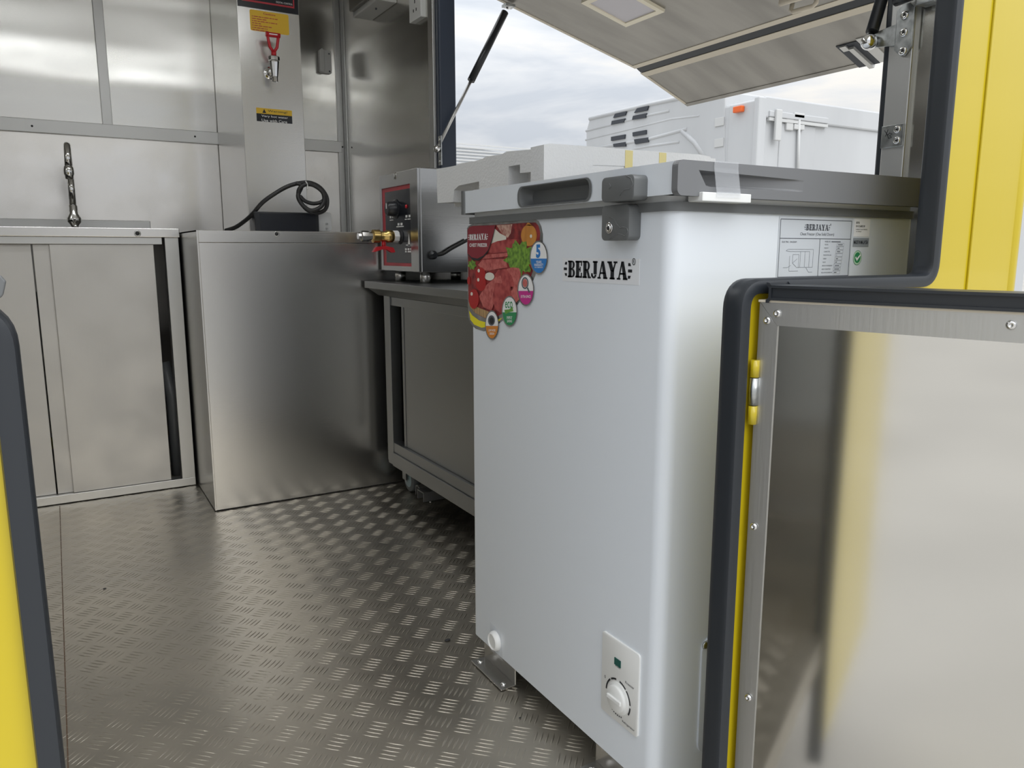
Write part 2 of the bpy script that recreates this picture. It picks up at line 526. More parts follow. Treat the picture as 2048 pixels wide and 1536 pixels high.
# specks of dirt on the floor
for px, py, r in ((895, 1281, .005), (506/2.416+0, 900+672/2.416, .003), (780, 1135, .002), (1040, 1437, .002)):
    q = onZ(px, py, 0)
    d = MB(); d.sphere((q.x, q.y, 0.0015), r, 1.3, 0.8, 0.4)
    obj('dirt_speck', d, M_dark, floor)

wb = MB(); wb.box(XLO, XWO, YB+0.004, YB+0.05, -0.25, ZC+0.08)
wall_back = tag(obj('wall_back', wb, M_yellow), kind='structure')
xj0 = onY(190, 0, YB).x; xj0b = onY(205, 240, YB).x
def sheet(name, x0, x1, z0, z1, m, depth=0.004, nx=24, nz=16, bulge=0.006):
    s = MB()
    grid = []
    for j in range(nz+1):
        row = []
        for i in range(nx+1):
            u, v = i/nx, j/nz
            y = YB + 0.0 - bulge*(math.sin(math.pi*u)**0.6)*(math.sin(math.pi*v)**0.6) - 0.0015*math.sin(7*v+1.3*math.sin(3*u))*math.sin(math.pi*v)
            row.append(s.bm.verts.new((x0+(x1-x0)*u, y, z0+(z1-z0)*v)))
        grid.append(row)
    for j in range(nz):
        for i in range(nx):
            f = s.bm.faces.new((grid[j][i], grid[j][i+1], grid[j+1][i+1], grid[j+1][i])); f.smooth = True
    o = obj(name, s, m, wall_back)
    return o
sheet('wall_sheet', XL, 0.222, 1.30, ZC, M_sheet)
sheet('wall_sheet', 0.25, XW, 1.30, ZC, M_sheet)
sheet('splash_sheet', XL, 1.19, 0.05, 1.255, M_splash, bulge=0.004)
def wtrim(name, *a, parent=wall_back, m=M_alu, bev=0.0015):
    s = MB(); s.box(*a, bev=bev); return obj(name, s, m, parent)
wtrim('joint_strip', 0.219, 0.255, YB-0.010, YB, 1.30, ZC)
wtrim('rail_strip', XL, 1.20, YB-0.012, YB, 1.252, 1.302)
wtrim('corner_strip', 1.185, XW, YB-0.011, YB, 0.05, ZC)
for px, py in ((64, 252), (390, 273), (685, 294)):
    q = onY(px, py, YB-0.012)
    s = MB(); s.lathe((q.x, YB-0.012, q.z), (0, -1, 0), [(0.004, 0), (0.004, .001), (.002, .0025), (0, .003)], 10)
    obj('rivet', s, M_dark, wall_back)

# left wall, ceiling
s = MB(); s.box(XLO, XL, YRI+.001, YB, -0.25, ZC+0.08)
wl = tag(obj('wall_left', s, M_sheet), kind='structure')
s = MB(); s.box(XLO, XWO, YRI+.001, YB+0.05, ZC, ZC+0.05)
ceil = tag(obj('ceiling', s, M_ceil), kind='structure')
lt = empty('ceiling_lamp', (0.25, 1.9, ZC), 'long white ceiling lamp under the trailer roof', 'lamp')
s = MB(); s.box(-0.45, 0.95, 1.84, 1.96, ZC-0.035, ZC-0.002, bev=0.004); obj('housing', s, M_whitep, lt)
s = MB(); s.box(-0.43, 0.93, 1.855, 1.945, ZC-0.045, ZC-0.033, bev=0.004); obj('diffuser', s, M_lampon, lt)

# serving-side wall with the window opening
WY0, WY1, WZ0, WZ1 = 0.835, 2.60, 0.78, 1.765
s = MB()
s.box(XW, XWO, YRI+.001, WY0, -0.25, ZC); s.box(XW, XWO, WY1, YB+0.004, -0.25, ZC); s.box(XW, XWO, WY0, WY1, -0.25, WZ0); s.box(XW, XWO, WY0, WY1, WZ1, ZC)
wall_right = tag(obj('wall_right', s, M_sheet), kind='structure')
s = MB(); s.box(XW-0.003, XW-0.0005, 2.635, 3.585, 0.05, ZC-0.01); obj('wall_sheet', s, M_sheet, wall_right)
s = MB(); s.box(XW-0.010, XW-0.003, 3.545, 3.585, 0.05, ZC-0.01, bev=0.0015); obj('corner_strip', s, M_alu, wall_right)
s = MB(); s.box(XW-0.003, XW-0.0005, 0.705, 0.795, 0.05, ZC-0.01); obj('wall_sheet', s, M_sheet, wall_right)
for px, py in ((705, 295),):
    q = onX(px, py, XW)
    s = MB(); s.lathe((XW-0.003, q.y, q.z), (-1, 0, 0), [(0.004, 0), (0.004, .001), (0, .003)], 10); obj('rivet', s, M_dark, wall_right)
win = empty('window_1', (XW, 1.7, WZ0), 'open serving window in the side wall', 'window'); tag(win, kind='structure')
s = MB(); s.box(XW-0.012, XW, WY1-0.002, WY1+0.038, WZ0, WZ1, bev=0.002); obj('window_frame', s, M_alu, win)
s = MB(); s.box(XW-0.012, XW, WY0-0.04, WY0+0.002, WZ0, WZ1+0.02, bev=0.002); obj('window_frame', s, M_alu, win)
s = MB(); s.box(XW-0.010, XW, WY0, WY1, WZ1-0.002, WZ1+0.03, bev=0.002); obj('window_frame', s, M_alu, win)
s = MB(); s.box(XW-0.010, XWO+0.02, WY0, WY1, WZ0-0.02, WZ0, bev=0.002); obj('window_sill', s, M_alu, win)
M_blue_rub = mat('navy_seal', (0.025, 0.036, 0.06), 0.4)
s = MB(); s.box(XWO-0.03, XWO+0.035, WY1-0.028, WY1+0.004, WZ0, WZ1, bev=0.006); obj('window_seal', s, M_blue_rub, win)
s = MB(); s.box(XW-0.006, XWO+0.02, WY0+0.001, WY0+0.016, WZ0, WZ1, bev=0.004); obj('window_seal', s, M_rubber, win)

# rear wall with the wide upper opening and the narrower doorway below
DX0, DX1, DZ = -0.036, 0.676, 0.757
OX0, OX1, OZ = -0.66, 1.040, 1.90
poly = [(XLO, -0.3), (DX0, -0.3), (DX0, DZ), (OX0, DZ), (OX0, OZ), (OX1, OZ), (OX1, DZ), (DX1, DZ), (DX1, -0.3), (XWO, -0.3), (XWO, ZC+0.08), (XLO, ZC+0.08)]
s = MB(); s.prism(poly, 'Y', YRO, YRI)
wall_rear = tag(obj('wall_rear', s, M_yellow), kind='structure')
s = MB(); s.box(1.128, 1.134, YRO-0.003, YRO, -0.3, ZC, bev=0.001); obj('panel_rib', s, M_yellow, wall_rear)
s = MB(); s.tube([(XWO, YRO+0.012, -0.3), (XWO, YRO+0.012, ZC)], 0.016, 12); obj('corner_bead', s, M_yellow, wall_rear)

def rnd(pts, r, n=6):
    """round the inner corners of a polyline"""
    out_ = [Vector(pts[0])]
    for i in range(1, len(pts)-1):
        p, a, b = Vector(pts[i]), Vector(pts[i-1]), Vector(pts[i+1])
        da, db = (a-p).normalized(), (b-p).normalized()
        p0, p1 = p+da*r, p+db*r
        for k in range(n+1):
            t = k/n
            out_.append(p0*(1-t)**2+p*2*t*(1-t)+p1*t*t)
    out_.append(Vector(pts[-1]))
    return out_
# rubber seal round the opening, right run and left run (profile: n to the right-hand side of the path)
def seal_prof(sgn):
    a = [(-0.0088, YRO-0.004), (-0.0075, YRO-0.0085), (0.0, YRO-0.010), (0.0065, YRO-0.008), (0.0088, YRO-0.002), (0.0078, YRO+0.006), (0.0088, YRO+0.012), (0.0085, YRI+0.004), (0.005, YRI+0.007), (-0.006, YRI+0.007), (-0.0088, YRI+0.003)]
    return [(x*sgn, y) for x, y in a]
s = MB()
path = rnd([(1.038, 1.88), (1.038, 0.7605), (0.6755, 0.7605), (0.6755, -0.3)], 0.026, 8)
s.sweep([(p.x, p.y) for p in path], seal_prof(-1))
tag(obj('trim_1', s, M_rubber, smooth_angle=50), 'black rubber seal along the right edge of the opening', kind='structure')
s = MB()
path = rnd([(-0.0340, -0.3), (-0.0340, 0.7605), (-0.655, 0.7605), (-0.655, 1.88)], 0.026, 8)
s.sweep([(p.x, p.y) for p in path], seal_prof(-1))
tag(obj('trim_2', s, M_rubber, smooth_angle=50), 'black rubber seal along the left edge of the doorway', kind='structure')
# latch striker on the sill to the left
q = onY(0, 575, YRO)
ls = empty('latch_striker', (-0.045, YRO+0.03, 0.792), 'dark rounded latch tab on the left sill', 'latch')
s = MB(); s.prism([(-0.075, .769), (-.0325, .769), (-.031, .771), (-.0285, .780), (-.031, .784), (-.075, .785)], 'Y', YRO-0.004, YRO+0.004, bev=0.001); obj('tab', s, M_grey, ls)
s = MB(); s.box(-0.085, -0.045, YRO-.006, YRO+0.014, .7695, .7725, bev=0.001); obj('base_plate', s, M_grey, ls)

# ------------------------------------------------------------------ open half door
DD = Vector((math.sin(math.radians(13.8)), -math.cos(math.radians(13.8)), 0))
DN = Vector((-DD.y, DD.x, 0))           # towards +X side
if DN.x > 0: DN = -DN                   # inner face looks to -X
D0 = Vector((0.7005, 0.6225, 0))
DW, DZ0, DZ1 = 0.70, -0.28, 0.744
door = empty('half_door', (D0.x, D0.y, DZ0), 'open silver half door with yellow edge and riveted aluminium border', 'door')
def dbox(s, a, b, n0, n1, z0, z1, bev=0.0):
    bb = bmesh.new(); bmesh.ops.create_cube(bb, size=1.0)
    for v in bb.verts:
        u = (a+b)/2+v.co.x*(b-a); n = (n0+n1)/2+v.co.y*(n1-n0); z = (z0+z1)/2+v.co.z*(z1-z0)
        P = D0+DD*u+DN*n; v.co = Vector((P.x, P.y, z))
    if bev: bmesh.ops.bevel(bb, geom=bb.edges[:], offset=bev, segments=2, affect='EDGES')
    s.merge(bb)
s = MB(); dbox(s, 0.004, DW, -0.034, -0.001, DZ0, DZ1-0.002, 0.002); obj('door_core', s, M_yellow, door)
s = MB(); dbox(s, 0.004, DW-.004, -0.001, 0.001, DZ0+0.004, DZ1-0.004); ds = obj('inner_sheet', s, M_doorsheet, door)
TW = 0.027
def dpoly(s, pts, n0, n1):
    a = [D0+DD*p[0]+DN*n0+Vector((0, 0, p[1])) for p in pts]
    b = [D0+DD*p[0]+DN*n1+Vector((0, 0, p[1])) for p in pts]
    va = [s.bm.verts.new(p) for p in a]; vb = [s.bm.verts.new(p) for p in b]
    s.bm.faces.new(va); s.bm.faces.new(list(reversed(vb)))
    for i in range(len(pts)):
        s.bm.faces.new((va[i], vb[i], vb[(i+1) % len(pts)], va[(i+1) % len(pts)]))
s = MB(); dpoly(s, [(0.0, DZ1), (DW, DZ1), (DW, DZ1-TW), (TW-.004, DZ1-TW)], 0.001, 0.0035); obj('border_strip', s, M_alu, door)
s = MB(); dpoly(s, [(0.0, DZ1-.001), (0.0, DZ0), (TW-.004, DZ0), (TW-.004, DZ1-TW-.0006)], 0.001, 0.003); obj('border_strip', s, M_alu, door)
s = MB(); dpoly(s, [(-0.001, DZ1+0.0015), (DW, DZ1+0.0015), (DW, DZ1-0.001), (-0.001, DZ1-0.001)], -0.034, 0.0045); obj('border_lip', s, M_beige, door)
def onDoor(px, py, n=0.0035):
    d = ray(px, py); P0 = D0+DN*n
    t = (P0-Vector((0, 0, 0))).dot(DN)/d.dot(DN)
    return CAM+d*t
for px, py in ((1555, 627), (1535, 641), (2023, 650), (1508, 1053), (1497, 1395)):
    q = onDoor(px, py)
    s = MB(); s.lathe(q, DN, [(0.0045, 0), (0.0045, .0012), (.0035, .0026), (.0016, .0032), (.0014, .0020), (0, .0020)], 16)
    rv = obj('rivet', s, M_chrome, door)
# rubber bulb on top of the door
s = MB(); dbox(s, 0.012, DW, -0.036, 0.004, DZ1+0.0015, DZ1+0.0185, 0.003); obj('door_seal', s, M_rubber, door)
# hinge
hq = onDoor(1492, 780)
hx, hy = D0.x-0.0055, D0.y-0.001
z1 = onY(1490, 722, hy).z; z2 = onY(1490, 758, hy).z; z3 = onY(1490, 812, hy).z; z4 = onY(1490, 850, hy).z
hg = None
for nm, a, b, m in (('hinge_knuckle', z2+.001, z1, M_yellow), ('hinge_sleeve', z3, z2, M_zinc), ('hinge_knuckle', z4, z3-.001, M_yellow)):
    s = MB(); s.cyl((hx, hy, a), (hx, hy, b), 0.0052, 16); obj(nm, s, m, door)
s = MB(); s.cyl((hx, hy, -0.2), (hx, hy, -0.12), 0.0065, 16); obj('hinge_knuckle', s, M_yellow, door)

# ------------------------------------------------------------------ chest freezer
FX0, FX1, FY0, FY1 = 0.668, 1.175, 0.742, 1.293
FZ0, FZ1 = 0.042, 0.850
frz = empty('chest_freezer', ((FX0+FX1)/2, (FY0+FY1)/2, FZ0), 'white chest freezer with grey lid ends and colourful sticker beside the doorway', 'freezer')
def roundrect(x0, x1, y0, y1, r, n=8):
    pts = []
    for cx, cy, a in ((x1-r, y1-r, 0), (x0+r, y1-r, 90), (x0+r, y0+r, 180), (x1-r, y0+r, 270)):
        for k in range(n+1):
            t = math.radians(a+90*k/n); pts.append((cx+r*math.cos(t), cy+r*math.sin(t)))
    return pts
s = MB(); s.prism(roundrect(FX0, FX1, FY0, FY1, 0.020, 8), 'Z', FZ0, FZ1); obj('body', s, M_white, frz, smooth_angle=30)
s = MB(); s.prism(roundrect(FX0-0.004, FX1, FY0-0.004, FY1+0.004, 0.020, 8), 'Z', FZ1, FZ1+0.0115); obj('trim_band', s, M_grey, frz, smooth_angle=30)
s = MB(); s.prism(roundrect(FX0+0.004, FX1, FY0+0.004, FY1-0.004, 0.018, 8), 'Z', FZ1+0.0115, FZ1+0.020); obj('gasket_rim', s, M_whitep, frz, smooth_angle=30)
LZ0, LZ1 = FZ1+0.019, 0.908
LY0, LY1 = FY0-0.022, FY1+0.006
LXF = FX0-0.010
# white front of the lid, with the recessed handle opening
hL = onX(1040, 392, LXF); hR = onX(1180, 380, LXF)
hz0 = onX(1100, 408, LXF).z; hz1 = onX(1110, 366, LXF).z
hy0, hy1 = hR.y, hL.y
s = MB()
b = bmesh.new()
outer = [(LY0+0.010, LZ0), (LY1-0.012, LZ0), (LY1-0.012, LZ1), (LY0+0.010, LZ1)]
# lid front skin as ring around the handle hole
def ring_face(mb, outer_pts, inner_pts, X):
    bb = bmesh.new()
    vo = [bb.verts.new((X, p[0], p[1])) for p in outer_pts]
    vi = [bb.verts.new((X, p[0], p[1])) for p in inner_pts]
    eo = [bb.edges.new((vo[i], vo[(i+1) % len(vo)])) for i in range(len(vo))]
    ei = [bb.edges.new((vi[i], vi[(i+1) % len(vi)])) for i in range(len(vi))]
    bmesh.ops.triangle_fill(bb, use_beauty=True, edges=eo+ei)
    mb.merge(bb)
b.free()
rr = roundrect(hy0, hy1, hz0, hz1, (hz1-hz0)*0.42, 8)
ring_face(s, outer, rr, LXF)
s.box(LXF+0.03, FX1, LY0+0.030, LY1-0.012, LZ0, LZ1)
s.box(LXF+0.002, FX1, LY0+0.010, LY0+0.0305, LZ1-.003, LZ1)
s.box(LXF+0.002, FX1, LY0+0.010, LY0+0.0305, LZ0, LZ0+.003)
s.poly([(LXF, outer[3][0], LZ1), (LXF, outer[2][0], LZ1), (LXF+0.03, outer[2][0], LZ1), (LXF+0.03, outer[3][0], LZ1)])
s.poly([(LXF, outer[0][0], LZ0), (LXF, outer[1][0], LZ0), (LXF+0.03, outer[1][0], LZ0), (LXF+0.03, outer[0][0], LZ0)])
lid = obj('lid', s, M_white, frz)
# handle cup
s = MB()
n = len(rr)
cyy, czz = (hy0+hy1)/2, (hz0+hz1)/2
lv = [(1.06, -0.0015, 1.10), (1.0, -0.0015, 1.0), (0.99, 0.004, .93), (0.95, 0.018, .72), (0.93, 0.020, .60)]
rings = []
for sc, dx, scz in lv:
    rings.append([s.bm.verts.new((LXF+dx, cyy+(p[0]-cyy)*sc, czz+(p[1]-czz)*scz)) for p in rr])
for i in range(len(rings)-1):
    for k in range(n):
        f = s.bm.faces.new((rings[i][k], rings[i][(k+1) % n], rings[i+1][(k+1) % n], rings[i+1][k])); f.smooth = True
s.bm.faces.new(rings[-1])
obj('handle_cup', s, M_grey, frz, smooth_angle=40)
# grey end caps of the lid; the right one has a scooped recess
s = MB(); s.prism(roundrect(LXF-0.003, FX1, LY1-0.014, LY1, 0.004, 4), 'Z', LZ0-0.002, LZ1+0.001); obj('lid_end', s, M_grey, frz, smooth_angle=30)
s = MB()
yE = LY0
rc = [onY(1398, 335, yE), onY(1412, 391, yE), onY(1700, 402, yE), onY(1605, 347, yE)]   # recess outline: left-top, left-bottom, right-bottom, right tip
oz = [(LXF-0.003, LZ0-0.002), (FX1+0.01, LZ0-0.002), (FX1+0.01, LZ1+0.001), (LXF-0.003, LZ1+0.001)]
bb = bmesh.new()
def rc2(l): return [(p.x, p.z) for p in l]
outl = roundrect(LXF-0.003, FX1+0.01, LZ0-0.002, LZ1+0.001, 0.008, 5)
zt = LZ1-0.010; zb = LZ0+0.010
xa = onY(1398, 335, yE).x; xb = onY(1412, 391, yE).x; xt = onY(1608, 350, yE).x
inn = [(xa, zt), (xt, zt-0.004), (xt, zb), (xb, zb)]
vo = [bb.verts.new((p[0], yE, p[1])) for p in outl]
vi = [bb.verts.new((p[0], yE, p[1])) for p in inn]
NG = len(outl)//4
imap = [1, 0, 3, 2]        # inner corner next to outer corners: top right, top left, bottom left, bottom right
for g_ in range(4):
    grp = vo[g_*NG:(g_+1)*NG]
    for k in range(NG-1):
        bb.faces.new((grp[k], grp[k+1], vi[imap[g_]]))
    nx_ = vo[((g_+1)*NG) % len(vo)]
    bb.faces.new((grp[-1], nx_, vi[imap[(g_+1) % 4]], vi[imap[g_]]))
s.merge(bb)
# recess floor: deep at the left, running out at the right
RN, RM = 28, 14
gr = []
for a_ in range(RN+1):
    u = a_/RN
    col_ = []
    for b2 in range(RM+1):
        v_ = b2/RM
        xx = (xa+(xt-xa)*u)*(1-v_)+(xb+(xt-xb)*u)*v_
        ztop = zt-.004*u
        zz = ztop+(zb-ztop)*v_
        dep = 0.022*(1-u)**1.1*min(1, v_/.10)*min(1.0, (1-v_)/.12)*min(1, u/.02)
        col_.append(s.bm.verts.new((xx, yE+dep, zz)))
    gr.append(col_)
for a_ in range(RN):
    for b2 in range(RM):
        s.bm.faces.new((gr[a_][b2], gr[a_+1][b2], gr[a_+1][b2+1], gr[a_][b2+1])).smooth = True
# rim back to the lid
v1 = [s.bm.verts.new((p[0], yE, p[1])) for p in outl]; v2 = [s.bm.verts.new((p[0]+(0.0), yE+0.0105, p[1])) for p in outl]
for i in range(len(outl)):
    f = s.bm.faces.new((v1[i], v1[(i+1) % len(outl)], v2[(i+1) % len(outl)], v2[i]))
obj('lid_end', s, M_grey2, frz)
# latch, upper and lower half
def fpx(pts, X):
    return [(onX(a, b_, X).y, onX(a, b_, X).z) for a, b_ in pts]
LX = LXF-0.022
ly0, ly1 = onX(1268, 375, LX).y, onX(1203, 375, LX).y
lzt = onX(1235, 352, LX).z; lzb = onX(1205, 405, LX).z
s = MB(); s.prism([(a, b_) for a, b_ in roundrect(ly0, ly1, lzb, lzt, 0.007, 5)], 'X', LX, LXF+0.002, bev=0.0012); up = obj('latch_upper', s, M_grey, frz, smooth_angle=35)
LX2 = FX0-0.020
k0, k1 = onX(1258, 450, LX2).y, onX(1203, 450, LX2).y
kz0 = onX(1230, 481, LX2).z
s = MB(); s.prism(roundrect(k0, k1, kz0, FZ1+0.011, 0.007, 5), 'X', LX2, FX0, bev=0.0012); lo = obj('latch_lower', s, M_grey, frz, smooth_angle=35)
q = onX(1219, 456, LX2)
s = MB(); s.lathe((LX2, q.y, q.z), (-1, 0, 0), [(.0075, 0), (.0075, .0015), (.006, .002), (.0045, .0012), (.0045, .0022), (0, .0022)], 20); obj('key_lock', s, M_chrome, lo)
s = MB(); s.lathe((LX2-.0022, q.y, q.z), (-1, 0, 0), [(.0028, 0), (.0028, .0004), (0, .0004)], 10); obj('keyhole', s, M_dark, lo)
def emboss(px_pts, X, r, parent):
    s = MB(); s.tube([Vector((X, onX(a, b_, X).y, onX(a, b_, X).z)) for a, b_ in px_pts], r, 6)
    obj('embossed_line', s, M_grey, parent)
emboss([(1219, 434), (1228, 437), (1233, 447), (1240, 456), (1247, 454), (1254, 456), (1256, 464), (1250, 472), (1243, 469), (1236, 467), (1229, 474), (1219, 479)], LX2, 0.0007, lo)
emboss([(1219, 367), (1221, 372), (1218, 378)], LX, 0.0007, up)
emboss([(1253, 352), (1262, 356), (1266, 368), (1259, 378), (1250, 379), (1243, 385), (1240, 392)], LX, 0.0007, up)
# corner clip and clear tape on the right lid end
s = MB()
c0, c1 = onY(1403, 395, LY0-.004).x, onY(1500, 400, LY0-.004).x
cz0, cz1 = onY(1450, 404, LY0-.004).z, onY(1450, 386, LY0-.004).z
s.box(c0, c1, LY0-0.006, LY0+0.02, cz0, cz1, bev=0.001)
obj('edge_clip', s, M_whitep, frz)
t0, t1 = onY(1429, 350, LY0-.002).x, onY(1477, 350, LY0-.002).x
s = MB(); s.box(t0, t1, LY0-0.0075, LY0-0.0068, cz1-.006, cz1+.001); s.prism([(LY0-0.0075, cz1-.001), (LY0-0.0068, cz1-.001), (LY0-.0008, LZ1-.006), (LY0-.0008, LZ1+.0018), (LY0+.02, LZ1+.0018), (LY0+.02, LZ1+.0024), (LY0-.0015, LZ1+.0024), (LY0-.0015, LZ1-.006)], 'X', t0, t1)
obj('clear_tape', s, M_clear, frz)
# control plate
CXp = FX0-0.003
cp = [(1203, 1259), (1278, 1306), (1276, 1467), (1203, 1418)]
cy0, cy1 = onX(1277, 1380, CXp).y, onX(1203, 1340, CXp).y
cz0_, cz1_ = onX(1203, 1418, CXp).z, onX(1203, 1259, CXp).z
s = MB(); s.prism(roundrect(cy0, cy1, cz0_, cz1_, 0.005, 5), 'X', CXp, FX0+.001, bev=0.0012); plate = obj('control_plate', s, M_whitep, frz, smooth_angle=35)
def fbox(nm, px, m, X, par, th=0.0006, grow=0):
    ys = [onX(a, b_, X).y for a, b_ in px]; zs = [onX(a, b_, X).z for a, b_ in px]
    s = MB(); s.box(X-th, X, min(ys), max(ys), min(zs), max(zs)); return obj(nm, s, m, par)
q0 = onX(1230, 1314, CXp); q1 = onX(1241, 1334, CXp)
s = MB(); s.box(CXp-.001, CXp, q1.y-.0008, q0.y+.0004, q1.z-.0015, q0.z); obj('indicator', s, M_led, plate)
kq = onX(1236, 1396, CXp)
s = MB(); s.lathe((CXp, kq.y, kq.z), (-1, 0, 0), [(.0245, 0), (.0245, .0012), (.022, .002), (.0205, .0026), (.020, .0060), (.0188, .0070), (0, .0070)], 36); kn = obj('knob', s, M_whitep, plate, smooth_angle=40)
s = MB(); s.box(CXp-.0098, CXp-.006, kq.y-.016, kq.y+.016, kq.z-.0035, kq.z+.0035, bev=0.0014); obj('knob_grip', s, M_whitep, plate)
s = MB()
for a0, a1 in ((100, 127), (132, 178), (5, 48), (53, 84), (-30, -3)):
    for qd in arc_quads(0, 0, .0295, .0295, .0028, .0028, a0, a1, 6):
        s.poly([(CXp-.0003, kq.y-a, kq.z+b_) for a, b_ in qd])
for a in range(198, 290, 9):
    aa = math.radians(a); r_ = .0278
    s.poly([(CXp-.0003, kq.y-(r_*math.cos(aa)+dx_), kq.z+r_*math.sin(aa)+dz_) for dx_, dz_ in ((-.0011, -.0011), (.0011, -.0011), (.0011, .0011), (-.0011, .0011))])
def ftext(s, body, y0, y1, z0, z1, X, bold=0.0):
    text_bm(s, body, (X, y1, z0), (X, y0, z0), (X, y1, z1), bold)
ftext(s, 'Refrigerator', cy0+.006, cy0+.034, cz0_+.006, cz0_+.0105, CXp-.0003)
ftext(s, 'Run', q1.y+.0005, q0.y-.0015, q1.z-.0042, q1.z-.001, CXp-.0003)
ftext(s, '0', kq.y+.030, kq.y+.033, kq.z+.016, kq.z+.021, CXp-.0003)
ftext(s, 'Freezer', kq.y-.036, kq.y-.016, kq.z+.032, kq.z+.036, CXp-.0003)
obj('dial_marks', s, M_print, plate)
# drain plug
dq = onX(992, 1281, FX0)
s = MB(); s.lathe((FX0, dq.y, dq.z), (-1, 0, 0), [(.019, 0), (.019, .004), (.0165, .009), (.015, .010), (.013, .008), (0, .008)], 28); obj('drain_plug', s, M_whitep, frz, smooth_angle=40)
s = MB(); s.prism([(dq.y-.026, dq.z-.03), (dq.y+.024, dq.z-.03), (dq.y+.022, dq.z+.028), (dq.y-.02, dq.z+.024)], 'X', FX0-.0004, FX0-.0001); obj('clear_tape', s, M_clear, frz)
# vent panel on the right side
vx = onY(1397, 1400, FY0).x; vz = onY(1400, 1277, FY0).z
s = MB(); s.prism(roundrect(vx, FX1-.03, FZ0+0.03, vz, 0.02, 6), 'Y', FY0-.003, FY0+.001, bev=0.001); vent = obj('vent_panel', s, M_label, frz, smooth_angle=35)
vq = onY(1402, 1293, FY0-.003)
s = MB(); s.lathe((vq.x+.008, FY0-.003, vq.z), (0, -1, 0), [(.006, 0), (.005, .002), (.002, .003), (0, .002)], 14); obj('screw', s, M_zinc, vent)
# feet
for fx in (FX0+.05, FX1-.05):
    for fy in (FY0+.05, FY1-.05):
        s = MB(); s.cyl((fx, fy, 0.002), (fx, fy, FZ0+.002), 0.018, 14); obj('foot', s, M_bplastic, frz)

# brand word on the front
X1 = FX0-0.0003
a = onX(1128, 521, X1); b_ = onX(1128, 554, X1); c = onX(1275, 540, X1)
s = MB(); s.box(X1, FX0, onX(1279, 540, X1).y, onX(1125, 540, X1).y, b_.z-.006, a.z+.004); bd = obj('brand_badge', s, mat('clear_badge_film', (0.76, 0.78, 0.81), 0.3), frz)
s = MB(); brand_bm(s, (X1-.0003, a.y, b_.z), (X1-.0003, onX(1266, 540, X1).y, b_.z), (X1-.0003, a.y, a.z)); obj('lettering', s, M_print, bd)

# food sticker: flat print in thin layers
SX = FX0-0.0004
stk = None
def lay(nm, px, m, k, par=None, label=None):
    X = SX-0.00012*k
    s = MB(); s.poly([onX(a, b_, X) for a, b_ in px])
    return obj(nm, s, m, par or frz, label=label)
def zoompx(pts):   # coordinates measured on a 6.022x enlargement of the sticker
    return [(925+a/6.022, 435+b_/6.022) for a, b_ in pts]
outl_ = zoompx([(55, 130), (75, 100), (120, 78), (400, 52), (700, 34), (880, 22), (920, 45), (950, 110), (968, 200), (965, 320), (930, 560), (850, 760), (700, 1000), (560, 1180), (400, 1310), (260, 1372), (160, 1340), (95, 1280), (68, 1200)])
stk = lay('food_sticker', outl_, M_silverp, 0, label='food photo sticker with badges')
lay('food_print', zoompx([(62, 140), (85, 112), (130, 100), (400, 90), (700, 66), (880, 60), (915, 100), (935, 180), (930, 300), (900, 500), (820, 720), (680, 960), (540, 1120), (430, 1185), (330, 1215), (260, 1210), (150, 1150), (90, 1080), (72, 1000)]), M_meat2, 1, stk)
lay('yellow_band', zoompx([(78, 1120), (120, 1180), (200, 1240), (280, 1262), (390, 1250), (480, 1205), (440, 1250), (350, 1310), (230, 1328), (140, 1290), (95, 1230)]), M_yprint, 1, stk)
lay('food_print', zoompx([(75, 1020), (200, 1090), (260, 1110), (330, 1140), (330, 1212), (260, 1206), (150, 1148), (88, 1078)]), M_wood, 2, stk)
lay('food_print', zoompx([(385, 130), (450, 190), (530, 230), (525, 265), (420, 290), (330, 320)]), M_cream, 2, stk)
lay('food_print', zoompx([(410, 95), (600, 80), (580, 190), (545, 245), (480, 200)]), M_fat, 2, stk)
lay('food_print', zoompx([(600, 80), (760, 70), (720, 150), (680, 260), (570, 240)]), M_meat2, 3, stk)
lay('food_print', zoompx([(310, 330), (420, 285), (560, 262), (660, 260), (660, 400), (520, 415), (380, 432), (300, 415)]), M_meat, 4, stk)
lay('food_print', zoompx([(250, 450), (380, 440), (560, 420), (640, 418), (600, 460), (420, 480), (240, 500)]), M_meat3, 4, stk)
lay('food_print', zoompx([(185, 570), (240, 510), (400, 500), (520, 500), (540, 600), (420, 620), (320, 640), (250, 640)]), M_meat3, 5, stk)
lay('food_print', zoompx(ell(800, 215, 95, 130)), M_onion, 5, stk)
lay('food_print', zoompx([(760, 95), (785, 60), (800, 62), (845, 100)]), M_onion, 5, stk)
lt_ = []
for i in range(44):
    aa = 2*math.pi*i/44; r_ = 1+0.16*math.sin(9*aa)+0.1*math.sin(17*aa+1)
    lt_.append((690+165*r_*math.cos(aa), 480+205*r_*math.sin(aa)*(1 if math.sin(aa) > 0 else .9)))
lay('food_print', zoompx(lt_), M_lettuce, 6, stk)
lt_ = []
for i in range(30):
    aa = 2*math.pi*i/30; r_ = 1+0.18*math.sin(7*aa)
    lt_.append((115+46*r_*math.cos(aa), 570+55*r_*math.sin(aa)))
lay('food_print', zoompx(lt_), M_lettuce, 6, stk)
lay('food_print', zoompx(ell(325, 710, 58, 48)), M_cream, 6, stk)
lay('food_print', zoompx([(530, 620), (600, 600), (680, 610), (705, 680), (680, 850), (640, 900), (560, 800)]), M_meat3, 7, stk)
lay('food_print', zoompx([(380, 700), (430, 630), (520, 622), (590, 700), (625, 800), (600, 880), (420, 850)]), M_meat, 8, stk)
lay('food_print', zoompx([(560, 840), (640, 830), (690, 980), (640, 1030), (570, 960)]), M_meat3, 8, stk)
